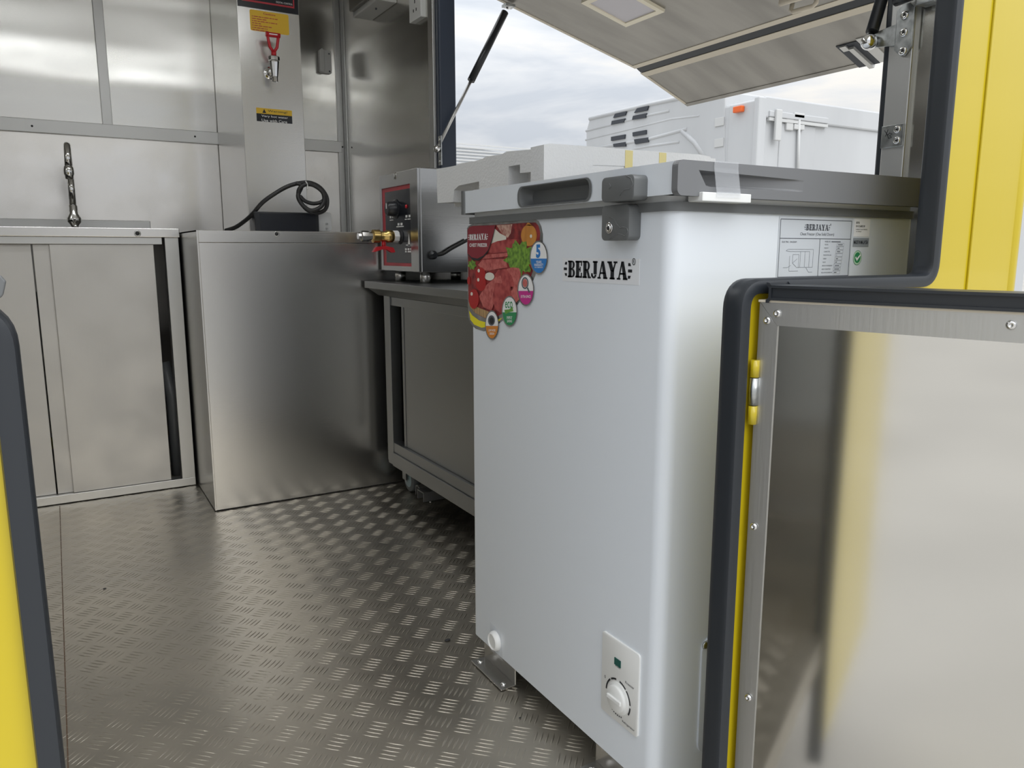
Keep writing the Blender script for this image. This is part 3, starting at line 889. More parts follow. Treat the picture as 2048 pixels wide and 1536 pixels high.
lay('food_print', zoompx([(200, 950), (280, 820), (420, 700), (460, 700), (480, 780), (400, 900), (370, 1060), (350, 1120), (250, 1080)]), M_meat3, 9, stk)
lay('food_print', zoompx([(370, 900), (400, 785), (520, 800), (580, 840), (585, 960), (520, 1080), (460, 1150), (400, 1110), (360, 1000)]), M_meat, 10, stk)
for cx_, cy_, rx_, ry_ in ((215, 680, 60, 80), (220, 790, 62, 95), (137, 980, 60, 118), (75, 760, 18, 50)):
    lay('food_print', zoompx(ell(cx_, cy_, rx_, ry_)), M_tomato, 11 if cy_ != 790 else 12, stk)
for cx_, cy_ in ((195, 640), (190, 750), (110, 920), (825, 225)):
    lay('food_print', zoompx(ell(cx_, cy_, 14, 22, 12)), M_cream, 13, stk)
lay('brand_shield', zoompx([(62, 445), (62, 150), (80, 118), (120, 102), (400, 96), (392, 120), (350, 300), (310, 410), (260, 470), (190, 520), (120, 510)]), M_print, 13, stk)
lay('brand_shield', zoompx([(58, 430), (60, 150), (80, 118), (120, 102), (393, 96), (360, 240), (310, 390), (250, 460), (180, 495), (110, 480)]), M_crimson, 14, stk)
Xs = SX-.00012*16
def zt2(s, body, x0, x1, y0, y1, bold=0.0):    # text between enlarged-pixel box edges
    p = [onX(*zoompx([(x0, y1)])[0], Xs), onX(*zoompx([(x1, y1)])[0], Xs), onX(*zoompx([(x0, y0)])[0], Xs)]
    text_bm(s, body, p[0], p[1], p[2], bold)
s = MB()
p = [onX(*zoompx([(x, y)])[0], Xs) for x, y in ((68, 276), (308, 268), (68, 202))]
brand_bm(s, p[0], p[1], p[2], reg=False)
zt2(s, 'CHEST FREEZER', 84, 298, 312, 354, 0.02)
obj('lettering', s, M_wprint, stk)
def badge(cx_, cy_, rx_, ry_, m, lines, par):
    lay('badge_rim', zoompx(ell(cx_, cy_, rx_, ry_)), M_silverp, 13, par)
    lay('badge_face', zoompx(ell(cx_, cy_, rx_*.89, ry_*.91)), M_wprint, 14, par)
    lay('badge_face', zoompx(ell(cx_, cy_, rx_*.89, ry_*.91, 24, 4, 176)), m, 15, par)
    s = MB()
    for body, y0, y1, wd in lines:
        zt2(s, body, cx_-wd/2, cx_+wd/2, y0, y1, 0.015)
    obj('lettering', s, M_wprint, par)
badge(918, 482, 108, 205, M_blue, (('YEARS', 520, 552, 66), ('WARRANTY', 556, 588, 110), ('ON COMPRESSOR', 594, 608, 100)), stk)
s = MB(); zt2(s, '5', 885, 938, 325, 488, 0.05); obj('lettering', s, M_blue, stk)
badge(762, 872, 100, 194, M_magenta, (('EXTRA SPACE', 935, 968, 118),), stk)
badge(566, 1130, 94, 186, M_green, (('ENERGY', 1188, 1222, 66), ('SAVING', 1232, 1264, 62)), stk)
s = MB(); zt2(s, 'eco', 512, 602, 1012, 1092, 0.01); obj('lettering', s, M_green, stk)
lay('ribbon', zoompx([(505, 1112), (560, 1106), (612, 1075), (604, 1100), (614, 1128), (560, 1142), (515, 1165)]), mat('leaf_green_print', (0.14, 0.36, 0.06), 0.45), 16, stk)
badge(354, 1295, 82, 176, M_orangep, (('LOW NOISE', 1345, 1372, 84), ('DESIGN', 1386, 1412, 56)), stk)
# pictograms: magnifier and speaker
s = MB()
Xm = SX-.00012*17
for qd in arc_quads(752, 790, 42, 72, 11, 16, 0, 360, 20):
    s.poly([onX(*zoompx([p_])[0], Xm) for p_ in qd])
s.poly([onX(*zoompx([p_])[0], Xm) for p_ in ((775, 850), (788, 842), (812, 895), (800, 912))])
obj('pictogram', s, M_printg, stk)
s = MB(); s.poly([onX(*zoompx([p_])[0], Xm) for p_ in ell(752, 790, 28, 50)]); obj('pictogram', s, M_meat3, stk)
s = MB(); s.poly([onX(*zoompx([p_])[0], Xm) for p_ in ell(348, 1240, 42, 62)]); obj('pictogram', s, M_printg, stk)
s = MB(); s.poly([onX(*zoompx([p_])[0], Xm-.0001) for p_ in ell(350, 1242, 26, 42)]); obj('pictogram', s, M_print, stk)

# rating label and small stickers on the right side
YS = FY0-0.0004
def zl(pts):      # measured on an 8.533x enlargement
    return [(1545+a/8.533, 415+b_/8.533) for a, b_ in pts]
def sl(nm, pts, m, k, par=None):
    Y = YS-0.0001*k
    s = MB(); s.poly([onY(*q_, Y) for q_ in zl(pts)]); return obj(nm, s, m, par or frz)
xl0, xl1 = onY(*zl([(110, 300)])[0], YS).x, onY(*zl([(1372, 300)])[0], YS).x
zl1 = FZ1-0.002
zl0 = zl1-0.105
s = MB(); s.poly([(xl0, YS, zl0), (xl1, YS, zl0), (xl1, YS, zl1), (xl0, YS, zl1)]); lab = obj('rating_label', s, M_label, frz, label='silver rating label')
LW = xl1-xl0
def lp(u, v):     # label coordinates: u 0..1 to the right, v metres down from the label's top
    return (xl0+LW*u, YS-.0002, zl1-v)
s = MB()
def lline(u0, v0, u1, v1, t=.0004):
    p_, q_ = Vector(lp(u0, v0)), Vector(lp(u1, v1))
    d = (q_-p_).normalized(); n_ = Vector((-d.z, 0, d.x))*t
    s.poly([p_+n_, q_+n_, q_-n_, p_-n_])
for a_ in ((.02, .004, .98, .004), (.02, .083, .98, .083), (.02, .004, .02, .083), (.98, .004, .98, .083), (.02, .030, .98, .030), (.55, .030, .55, .083)):
    lline(*a_, t=.0005)
for a_ in ((.13, .045, .47, .045), (.47, .045, .47, .070), (.47, .070, .25, .070), (.16, .048, .42, .048), (.42, .048, .42, .070), (.30, .048, .30, .070), (.36, .048, .36, .070), (.20, .052, .28, .052), (.28, .052, .28, .071), (.20, .052, .20, .064), (.20, .064, .25, .069), (.20, .064, .26, .058), (.13, .045, .11, .047), (.16, .048, .11, .047), (.38, .070, .42, .077), (.42, .077, .47, .077), (.18, .067, .14, .070), (.08, .070, .14, .070), (.16, .075, .28, .075), (.16, .054, .16, .075)):
    lline(*a_, t=.0002)
def ltext(body, u0, u1, v0, v1, bold=0.0):
    text_bm(s, body, lp(u0, v1), lp(u1, v1), lp(u0, v0), bold)
brand_bm(s, lp(.33, .0185), lp(.68, .0185), lp(.33, .010), reg=True)
ltext('Chest Freezer (One Solid Doors)', .28, .74, .0215, .0268, 0.005)
ltext('ELECTRIC  DIAGRAM', .05, .24, .0335, .036)
ltext('MODEL NO.', .62, .70, .0328, .0350); fine_print(s, (14,), lp(.71, .0350), lp(.84, .0350), lp(.71, .0328))
for i, (l_, r_) in enumerate((('VOLTAGE', '-'*9), ('FREQUENCY', '-'*4), ('CLIMATE TYPE', '-'*6), ('PROTECTIVE CLASS', '-'), ('CURRENT', '-'*4), ('VOLUME', '-'*3), ('AMOUNT OF REFRIGERANT', '-'*8), ('ENERGY CONSUMPTION', '-'*9), ('INSULATION BLOWING GAS', '-'*5))):
    v = .0372+i*.0050
    ltext(l_, .62-.003*i, (.62-.003*i)+.011*len(l_)*.62, v, v+.0018)
    fine_print(s, (len(r_),), lp(.805-.004*i, v+.0018), lp(.805-.004*i+.0075*len(r_), v+.0018), lp(.805-.004*i, v))
    u0 = .79-.004*i
    for a_ in ((u0, v-.0012, u0+.1, v-.0012), (u0, v+.003, u0+.1, v+.003), (u0, v-.0012, u0, v+.003), (u0+.1, v-.0012, u0+.1, v+.003)):
        lline(*a_, t=.00012)
ltext('BERJAYA STEEL PRODUCT SDN BHD', .17, .82, .0865, .0915, 0.005)
obj('lettering', s, M_printg, lab)
s = MB(); s.poly([(xl1+.003, YS, zl1), (xl1+.040, YS, zl1), (xl1+.040, YS, zl1-.026), (xl1+.003, YS, zl1-.026)]); st = obj('serial_sticker', s, M_wprint, frz)
s = MB()
text_bm(s, 'BSPSB', (xl1+.007, YS-.0002, zl1-.0075), (xl1+.015, YS-.0002, zl1-.0075), (xl1+.007, YS-.0002, zl1-.0045), .01)
text_bm(s, 'S/N: R216B002189', (xl1+.007, YS-.0002, zl1-.0125), (xl1+.028, YS-.0002, zl1-.0125), (xl1+.007, YS-.0002, zl1-.0095), .01)
text_bm(s, '*WARRANTY VOID IF REMOVED', (xl1+.007, YS-.0002, zl1-.0165), (xl1+.034, YS-.0002, zl1-.0165), (xl1+.007, YS-.0002, zl1-.0148))
text_bm(s, 'OR TAMPERED*', (xl1+.008, YS-.0002, zl1-.0195), (xl1+.021, YS-.0002, zl1-.0195), (xl1+.008, YS-.0002, zl1-.018))
obj('lettering', s, M_print, st)
s = MB(); s.poly([(xl1+.003, YS, zl1-.028), (xl1+.040, YS, zl1-.028), (xl1+.040, YS, zl1-.041), (xl1+.003, YS, zl1-.041)]); st = obj('origin_sticker', s, M_labelg, frz)
s = MB(); text_bm(s, 'MADE IN MALAYSIA', (xl1+.005, YS-.0002, zl1-.037), (xl1+.038, YS-.0002, zl1-.037), (xl1+.005, YS-.0002, zl1-.0315), .02); obj('lettering', s, M_print, st)
cc = (xl1+.016, zl1-.057)
s = MB(); s.poly([(cc[0]+.0098*math.cos(t), YS, cc[1]+.0108*math.sin(t)) for t in [2*math.pi*i/32 for i in range(32)]]); st = obj('check_sticker', s, M_paleg, frz)
s = MB()
for r0, r1 in ((.0098, .0092), (.0072, .0)):
    for i in range(32):
        t0_, t1_ = 2*math.pi*i/32, 2*math.pi*(i+1)/32
        pts_ = [(cc[0]+r0*math.cos(t0_), YS-.0001, cc[1]+r0*1.1*math.sin(t0_)), (cc[0]+r0*math.cos(t1_), YS-.0001, cc[1]+r0*1.1*math.sin(t1_))]
        if r1 > 0: pts_ += [(cc[0]+r1*math.cos(t1_), YS-.0001, cc[1]+r1*1.1*math.sin(t1_)), (cc[0]+r1*math.cos(t0_), YS-.0001, cc[1]+r1*1.1*math.sin(t0_))]
        else: pts_ += [(cc[0], YS-.0001, cc[1])]
        s.poly(pts_)
obj('ring_print', s, M_green, st)
s = MB(); s.poly([(cc[0]+a_*.001, YS-.0003, cc[1]+b__*.001) for a_, b__ in ((-5.5, 0), (-3.8, 2), (-1.4, -.8), (6, 5.5), (7, 3.5), (-1, -5))]); obj('tick_print', s, M_wprint, st)

# brackets screwed to the floor in front of the freezer
def bracket(label, pa, pb, grp):
    q0, q1 = onZ(*pa, 0.002), onZ(*pb, 0.002)
    return q0, q1
def angle_bracket(y0, y1, x_in, label):
    r = empty('floor_bracket', (x_in-.02, (y0+y1)/2, 0.0), label, 'bracket', 'steel angle brackets along the freezer base')
    s = MB(); s.box(x_in-.033, x_in, y0, y1, 0.0015, 0.0045, bev=0.0008); obj('flange', s, M_steelv, r)
    s = MB(); s.box(x_in-.003, x_in, y0, y1, 0.0045, FZ0-.001, bev=0.0008); obj('upright', s, M_steelv, r)
    for yy in (y0+.014, y1-.014):
        s = MB(); s.lathe((x_in-.020, yy, .0045), (0, 0, 1), [(.0055, 0), (.0052, .0015), (.003, .003), (0, .0032)], 14); obj('rivet', s, M_chrome, r)
    return r
bq0 = onZ(942, 1322, 0.003); bq1 = onZ(1005, 1380, 0.003)
angle_bracket(bq1.y, bq0.y, bq0.x+.033, 'grey angle bracket on the floor below the drain plug')
bq2 = onZ(1172, 1530, 0.003)
angle_bracket(bq2.y-.10, bq2.y, bq0.x+.033, 'grey angle bracket on the floor at the bottom frame edge')

# ------------------------------------------------------------------ sink unit
SY, SZT = 2.78, 0.874
sx1 = 0.362
sk = empty('sink_cabinet', (-0.12, SY+.3, 0), 'steel sink unit with two sliding doors standing against the far wall', 'sink')
s = MB(); s.box(-0.74, sx1+.004, SY-.012, SY-.001, 0.8455, SZT, bev=0.002); obj('front_lip', s, M_stand, sk)
# deck with basin hole
s = MB()
s.box(-0.74, -0.42, SY-.002, YB-.02, SZT-.004, SZT); s.box(0.20, sx1+.004, SY-.002, YB-.02, SZT-.004, SZT)
s.box(-0.42, 0.20, SY-.002, SY+.10, SZT-.004, SZT); s.box(-0.42, 0.20, SY+.55, YB-.02, SZT-.004, SZT)
obj('worktop', s, M_stand, sk)
s = MB()
s.box(-0.42, 0.20, SY+.10, SY+.55, SZT-.20, SZT-.197); s.box(-.422, -.42, SY+.1, SY+.55, SZT-.2, SZT-.001); s.box(.2, .202, SY+.1, SY+.55, SZT-.2, SZT-.001); s.box(-.42, .2, SY+.098, SY+.1, SZT-.2, SZT-.001); s.box(-.42, .2, SY+.55, SY+.552, SZT-.2, SZT-.001)
obj('basin', s, M_steelv, sk)
s = MB(); s.box(-0.74, sx1, YB-.035, YB-.012, SZT, 0.925, bev=.002); obj('upstand', s, M_alu, sk)
s = MB(); s.box(-0.74, sx1-.05, SY-.004, SY+.03, 0.823, 0.845, bev=.001); obj('top_rail', s, M_alu, sk)
zb_ = onY(200, 990, SY).z
s = MB(); s.box(-0.74, sx1, SY-.004, SY+.04, 0.003, 0.030, bev=.001); obj('bottom_rail', s, M_alu, sk)
s = MB(); s.box(onY(331, 510, SY).x, sx1, SY-.004, SY+.04, 0.03, 0.845, bev=.001); obj('corner_post', s, M_alu, sk)
s = MB(); s.box(-0.74, -.735, SY, YB-.04, 0, SZT-.004); obj('side_panel', s, M_steelv, sk)
s = MB(); s.box(sx1-.006, sx1-.002, SY+.041, YB-.04, 0.01, SZT-.004); obj('side_panel', s, M_steelv, sk)
dl, dr = onY(100, 510, SY+.004).x, onY(308, 510, SY+.004).x
s = MB(); s.box(dl, dr, SY+.002, SY+.010, 0.031, 0.822, bev=.001); obj('sliding_door', s, M_cab, sk)
dr2 = onY(95, 510, SY+.018).x
dm = onY(65, 510, SY+.018).x
s = MB(); s.box(-0.70, dm-.002, SY+.016, SY+.024, 0.031, 0.822, bev=.001); d2 = obj('sliding_door', s, M_cab, sk)
s = MB(); s.box(dm+.002, dr2+.03, SY+.014, SY+.0235, 0.031, 0.822, bev=.001); obj('door_edge', s, M_cab, d2)
hq = onY(275, 467, SY-.012)
s = MB(); s.lathe((hq.x, SY-.012, hq.z), (0, -1, 0), [(.010, 0), (.010, .0006), (.0062, .001), (.0062, .0004), (0, .0004)], 20); o = obj('bolt_washer', s, M_alu, sk)
s = MB(); s.lathe((hq.x, SY-.0132, hq.z), (0, -1, 0), [(.0058, 0), (.005, .0008), (0, .0008)], 16); obj('bolt', s, M_dark, sk)
# drain pipe inside the open gap
s = MB(); s.tube([(0.32, SY+.10, 0.02), (0.32, SY+.10, 0.30), (0.30, SY+.12, 0.42)], 0.022, 12); obj('drain_pipe', s, M_grey, sk)

# tap on the sink
fy = 3.28
fb = onY(150, 455, fy)
tp = empty('sink_tap', (fb.x, fy, SZT), 'slim chrome gooseneck tap standing behind the sink', 'tap')
s = MB(); s.lathe((fb.x, fy, SZT), (0, 0, 1), [(.020, 0), (.020, .004), (.011, .008), (.013, .02), (.0225, .032), (.0235, .046), (.014, .062), (.014, .090), (.0105, .094)], 20); obj('base', s, M_chrome, tp)
tpz = onY(130, 290, fy).z
bx = fb.x
pts = [(bx, fy, SZT+.08), (bx, fy, tpz-.05)]
for k in range(9):
    t = math.pi*k/8
    pts.append((bx-.004*k/8, fy-.045+.045*math.cos(t), tpz-.05+.045*math.sin(t)))
pts.append((bx-.005, fy-.09, tpz-.085))
s = MB(); s.tube(pts, .0115, 12); obj('neck', s, M_chrome, tp)
s = MB(); s.lathe((bx-.005, fy-.09, tpz-.078), (0, 0, -1), [(.010, 0), (.0155, .008), (.0165, .02), (.0165, .03), (.0135, .036), (.0125, .048), (0, .048)], 18); obj('spout_head', s, M_chrome, tp)
s = MB(); s.tube([(bx, fy-.02, SZT+.04), (bx, fy-.03, SZT+.025), (bx+.002, fy-.05, SZT+.012)], [.006, .0055, .007], 10); obj('lever', s, M_chrome, tp)

# ------------------------------------------------------------------ steel stand carrying the water boiler
TX0, TX1, TY, TZ = 0.370, 1.206, 2.450, 0.862
std = empty('steel_stand', ((TX0+TX1)/2, 2.8, 0), 'tall plain brushed steel cabinet between sink and counter', 'cabinet')
s = MB()
s.box(TX0+.004, TX1, TY, TY+.004, 0.004, 0.826, bev=0.001); obj('front_panel', s, M_stand, std)
s = MB(); s.box(TX0, TX0+.004, TY, YB-.045, 0.004, 0.862); obj('side_panel', s, M_steelv, std)
s = MB(); s.box(TX0+.004, TX1, TY-.001, TY+.004, 0.8268, 0.862, bev=0.001); obj('front_lip', s, M_stand, std)
s = MB(); s.box(TX0, TX1, TY+.004, YB-.045, 0.858, 0.862); obj('top', s, M_stand, std)
s = MB(); s.box(TX0+.006, TX1, TY+.006, TY+.02, 0.0, 0.006); obj('plinth', s, M_dark, std)
hq = onY(553, 468, TY)
s = MB(); s.lathe((hq.x, TY-.001, hq.z), (0, -1, 0), [(.0085, 0), (.0085, .0006), (.0055, .001), (.0055, .0004), (0, .0004)], 20); obj('bolt_washer', s, M_alu, std)
s = MB(); s.lathe((hq.x, TY-.002, hq.z), (0, -1, 0), [(.005, 0), (.0045, .0008), (0, .0008)], 16); obj('bolt', s, M_dark, std)

# ------------------------------------------------------------------ water boiler
BX0, BX1, BY = 0.655, 0.882, 3.08
boil = empty('water_boiler', ((BX0+BX1)/2, 3.3, TZ), 'tall stainless water boiler column with red-handled tap', 'water boiler')
s = MB(); s.box(BX0, BX1, BY, YB-.0125, TZ+.004, 1.90, bev=0.002); obj('column', s, M_steelv, boil)
def bp_(px, py, Y=BY): return onY(px, py, Y)
pz = bp_(480, 12).z
s = MB(); s.box(BX0+.003, BX1-.003, BY-.002, BY, pz, 1.86); cpn = obj('control_panel', s, M_bgloss, boil)
s = MB()
yy = BY-.0024
for a_ in ((BX0+.018, BX1-.018, pz+.020, pz+.026), (BX0+.018, BX0+.022, pz+.024, 1.84), (BX1-.022, BX1-.018, pz+.024, 1.84)):
    s.box(a_[0], a_[1], yy, BY-.002, a_[2], a_[3])
obj('red_outline', s, M_redp, cpn)
s = MB(); text_bm(s, 'DIGITAL CONTROL', (BX1-.085, yy, pz+.030), (BX1-.024, yy, pz+.030), (BX1-.085, yy, pz+.036)); obj('lettering', s, M_wprint, cpn)
# amber notice
n0, n1 = bp_(500, 40).x, bp_(578, 60).x
nz1, nz0 = bp_(498, 18).z, bp_(500, 60).z
s = MB(); s.prism(roundrect(n0, n1, nz0, nz1, .006, 4), 'Y', BY-.0008, BY); nt_ = obj('notice_label', s, M_ysign, boil)
s = MB(); yy = BY-.0011
text_bm(s, 'Cautions', ((n0+n1)/2-.022, yy, nz1-.012), ((n0+n1)/2+.022, yy, nz1-.012), ((n0+n1)/2-.022, yy, nz1-.005), .02)
for i, wd_ in enumerate(((2, 7, 5, 2, 8, 4, 3, 5), (6, 8, 6), (2, 5, 4, 7, 5, 2, 7, 3), (3, 5, 4), (2, 6, 6, 8, 5), (2, 4, 6, 5, 2, 2), (4, 6, 7, 5))):
    v = nz1-.020-i*.0078
    if v-.004 > nz0: fine_print(s, wd_, (n0+.007, yy, v-.0045), (n0+.007+min(n1-n0-.014, .0026*sum(wd_)), yy, v-.0045), (n0+.007, yy, v))
obj('lettering', s, M_redp, nt_)
# warning label
w0, w1 = bp_(513, 230).x, bp_(584, 232).x
wz1, wz0 = bp_(513, 215).z, bp_(514, 242).z
wm = wz1-(wz1-wz0)*.42
s = MB(); s.box(w0, w1, BY-.0008, BY, wm, wz1); wa = obj('warning_label', s, M_ysign, boil)
s = MB(); s.box(w0, w1, BY-.0008, BY, wz0, wm); wb2 = obj('warning_label', s, M_bgloss, boil)
s = MB(); yy = BY-.0012
text_bm(s, 'Warning!', (w0+.042, yy, wm+.006), (w1-.018, yy, wm+.006), (w0+.042, yy, wz1-.005), .005)
s.poly([(w0+.022, yy, wm+.003), (w0+.036, yy, wm+.003), (w0+.029, yy, wz1-.003)])
obj('lettering', s, M_print, wa)
s = MB()
text_bm(s, 'Very hot water', (w0+.018, yy, wm-.014), (w1-.016, yy, wm-.014), (w0+.018, yy, wm-.004), .005)
text_bm(s, 'Use with Care', (w0+.018, yy, wm-.028), (w1-.020, yy, wm-.028), (w0+.018, yy, wm-.018), .005)
obj('lettering', s, M_wprint, wb2)
# tap of the boiler
tq = bp_(541, 147)
ax = tq.x; az = tq.z
s = MB(); s.lathe((ax, BY, az), (0, -1, 0), [(.023, 0), (.023, .004), (.019, .006), (.019, .012), (.015, .014), (.011, .030), (.011, .062)], 24); obj('tap_shank', s, M_chrome, boil, smooth_angle=50)
ty_ = BY-.062
s = MB(); s.lathe((ax, ty_, az+.047), (0, 0, -1), [(.019, 0), (.0205, .002), (.0205, .014), (.0175, .016), (.0175, .020), (.0115, .070), (.0105, .071), (.0105, .088), (.009, .088), (.008, .08), (0, .08)], 10, smooth=False); obj('tap_body', s, M_chrome, boil)
s = MB(); s.cyl((ax, ty_, az+.045), (ax, ty_, az+.062), .006, 10); obj('tap_stem', s, M_chrome, boil)
s = MB()
s.tube([(ax, ty_, az+.050), (ax, ty_, az+.064)], .009, 12)
s.tube([(ax, ty_, az+.062), (ax-.013, ty_, az+.080), (ax-.018, ty_, az+.108), (ax-.019, ty_, az+.120)], .0055, 8)
s.tube([(ax, ty_, az+.062), (ax+.013, ty_, az+.080), (ax+.018, ty_, az+.108), (ax+.019, ty_, az+.120)], .0055, 8)
s.tube([(ax-.026, ty_, az+.122), (ax+.026, ty_, az+.122)], .0085, 12)
hd = obj('tap_handle', s, M_red, boil)
s = MB(); fine_print(s, (9,), (ax-.015, ty_-.0088, az+.120), (ax+.015, ty_-.0088, az+.120), (ax-.015, ty_-.0088, az+.1255)); obj('handle_lettering', s, M_wprint, hd)

# ------------------------------------------------------------------ adapter box with coiled cable on the stand
AY = 2.60
a0, a1 = onY(510, 440, AY), onY(638, 440, AY)
ad = empty('adapter_box', ((a0.x+a1.x)/2, AY+.04, TZ), 'black adapter box with coiled cable on the steel cabinet', 'adapter')
azt = onY(560, 424, AY).z
s = MB(); s.box(a0.x, a1.x, AY, AY+.08, TZ+.001, azt, bev=.003); obj('case', s, M_bplastic, ad)
s = MB(); s.box(a0.x+.016, a1.x-.012, AY-.0015, AY+.001, TZ+.005, azt-.006, bev=.0006); obj('front_plate', s, M_bgloss, ad)
pq = onY(651, 437, AY+.02)
s = MB(); s.prism(roundrect(a1.x-.002, pq.x+.018, TZ+.006, azt+.004, .010, 5), 'Y', AY+.01, AY+.04, bev=.002); pl = obj('plug', s, M_truckd, ad)
s = MB()
for dz_ in (.014, .03):
    s.box(pq.x-.004, pq.x+.004, AY+.008, AY+.011, TZ+dz_-.003, TZ+dz_+.003)
obj('plug_pins', s, M_zinc, ad)
cpts = [onY(x, y, Y) for x, y, Y in ((452, 470, 2.75), (470, 455, 2.72), (488, 443, 2.68), (505, 428, 2.63), (525, 405, 2.60), (550, 387, 2.585), (575, 373, 2.58), (600, 366, 2.575), (622, 366, 2.575), (642, 377, 2.575), (654, 397, 2.575), (651, 418, 2.57), (634, 426, 2.565), (615, 420, 2.565), (600, 402, 2.565), (597, 382, 2.56), (608, 370, 2.555), (626, 370, 2.555), (645, 384, 2.55), (648, 402, 2.55), (640, 415, 2.55), (622, 421, 2.55), (605, 410, 2.555), (596, 392, 2.56), (603, 372, 2.565), (592, 366, 2.57))]
def smooth_path(p, n=5):
    out_ = []
    for i in range(len(p)-1):
        a_ = p[max(i-1, 0)]; b__ = p[i]; c_ = p[i+1]; d_ = p[min(i+2, len(p)-1)]
        for k in range(n):
            t = k/n
            out_.append(0.5*((2*b__)+(c_-a_)*t+(2*a_-5*b__+4*c_-d_)*t*t+(3*b__-a_-3*c_+d_)*t**3))
    out_.append(p[-1]); return out_
for i_, v_ in enumerate(cpts):
    if v_.z < TZ+.0075 and v_.x > TX0-.02: v_.z = TZ+.0075
s = MB(); s.tube(smooth_path(cpts), .0068, 10); obj('cable', s, M_cable, ad)
inner = [onY(x, y, 2.556) for x, y in ((600, 392), (610, 402), (625, 407), (640, 405), (650, 398))]
s = MB(); s.tube(smooth_path(inner), .0062, 10); obj('cable', s, M_cable, ad)
tq_ = [onY(x, y, 2.55) for x, y in ((611, 362), (615, 370), (614, 380))]
s = MB(); s.tube(smooth_path(tq_), .0022, 6); obj('cable_tie', s, M_pvc, ad)

# ------------------------------------------------------------------ fittings on the walls
q0, q1 = onY(637, 97, YB-.012), onY(662, 150, YB-.012)
wp = empty('wall_cover', ((q0.x+q1.x)/2, YB-.012, q1.z), 'small pale grey cover plate screwed on the wall right of the boiler', 'cover plate')
cx0, cx1, cz0w, cz1w = q0.x-.002, q1.x+.004, q1.z+.004, q0.z-.004
s = MB(); s.prism(roundrect(cx0, cx1, cz0w, cz1w, .009, 4), 'Y', YB-.016, YB-.005, bev=.002); obj('plate', s, M_pvc, wp)
s = MB(); s.prism([(cx0-.002, cz0w+.004), (cx0+.018, cz0w-.002), (cx0+.022, cz0w+.01), (cx0+.022, cz1w-.004), (cx0+.012, cz1w+.004), (cx0-.002, cz1w-.008)], 'Y', YB-.034, YB-.015, bev=.003); obj('body', s, M_pvc, wp)
for zz in (cz0w+.010, cz1w-.014):
    s = MB(); s.lathe((cx1-.011, YB-.016, zz), (0, -1, 0), [(.004, 0), (.003, .0015), (0, .0015)], 10); obj('screw', s, M_printg, wp)
# breaker box high on the side wall
bxr = empty('breaker_box', (XW-.05, 3.1, 1.75), 'grey plastic breaker box on the side wall beside the socket', 'breaker box')
zbx = 1.775
xf = XW-.13
by0, by1 = onX(785, 25, XW).y+.06, onX(705, 20, xf).y
s = MB(); s.box(XW-.085, XW-.003, 2.93, 3.20, 1.735, 1.93, bev=.004); obj('housing', s, M_pvc, bxr)
s = MB(); s.box(XW-.105, XW-.084, 2.945, 3.185, 1.752, 1.92, bev=.003); obj('clear_cover', s, mat('smoked_cover', (0.16, 0.15, 0.13), 0.2), bxr)
s = MB(); s.lathe((XW-.05, 3.03, 1.735), (0, 0, -1), [(.004, 0), (.0035, .006), (0, .007)], 10); obj('cable_gland', s, M_printg, bxr)
# double socket
so = empty('wall_socket', (XW-.006, 2.72, 1.62), 'white double wall socket beside the serving window', 'socket')
s0, s1 = onX(825, 48, XW-.012), onX(848, 44, XW-.012)
s = MB(); s.prism(roundrect(s1.y, s0.y, s0.z, s0.z+.19, .004, 4), 'X', XW-.024, XW-.003, bev=.0015); pt = obj('face_plate', s, M_whitep, so)
ym = (s0.y+s1.y)/2
s = MB()
for zz in (s0.z+.045, s0.z+.145):
    for dy, dz_, hh in ((0, .018, .007), (.012, -.012, .005), (-.012, -.012, .005)):
        s.box(XW-.0246, XW-.0238, ym+dy-.003, ym+dy+.003, zz+dz_-hh, zz+dz_+hh)
obj('pin_holes', s, M_dark, pt)

# ------------------------------------------------------------------ serving counter
KX, KY0, KY1, KZ = 0.872, 1.325, 2.432, 0.705
ctr = empty('serving_counter', (1.05, 1.88, 0), 'dark steel work counter on castors behind the freezer', 'counter')
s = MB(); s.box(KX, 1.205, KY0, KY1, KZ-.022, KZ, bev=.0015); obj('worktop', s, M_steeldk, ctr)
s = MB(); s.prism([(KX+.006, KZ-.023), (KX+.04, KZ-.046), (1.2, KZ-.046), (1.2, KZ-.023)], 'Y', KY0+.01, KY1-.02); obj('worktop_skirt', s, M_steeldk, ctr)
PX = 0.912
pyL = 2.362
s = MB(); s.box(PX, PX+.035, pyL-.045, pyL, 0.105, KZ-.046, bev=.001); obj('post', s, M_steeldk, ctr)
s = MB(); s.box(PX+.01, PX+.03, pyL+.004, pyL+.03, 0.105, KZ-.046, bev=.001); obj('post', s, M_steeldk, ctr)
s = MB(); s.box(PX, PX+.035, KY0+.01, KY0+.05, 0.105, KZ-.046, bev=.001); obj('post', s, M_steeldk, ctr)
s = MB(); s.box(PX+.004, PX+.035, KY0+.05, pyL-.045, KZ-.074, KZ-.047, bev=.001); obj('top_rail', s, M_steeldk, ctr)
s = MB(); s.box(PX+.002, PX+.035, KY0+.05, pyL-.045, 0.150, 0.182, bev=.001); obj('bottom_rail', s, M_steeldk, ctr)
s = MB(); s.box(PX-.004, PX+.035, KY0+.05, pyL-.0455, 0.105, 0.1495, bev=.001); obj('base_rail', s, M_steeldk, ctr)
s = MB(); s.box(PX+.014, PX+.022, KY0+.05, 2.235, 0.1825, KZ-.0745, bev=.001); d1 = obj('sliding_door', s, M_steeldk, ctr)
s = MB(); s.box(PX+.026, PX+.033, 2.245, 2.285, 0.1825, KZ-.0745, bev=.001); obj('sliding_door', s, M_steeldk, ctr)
s = MB(); s.box(PX+.012, PX+.0215, 2.236, 2.250, 0.1825, KZ-.0745, bev=.001); obj('door_edge', s, M_steeldk, d1)
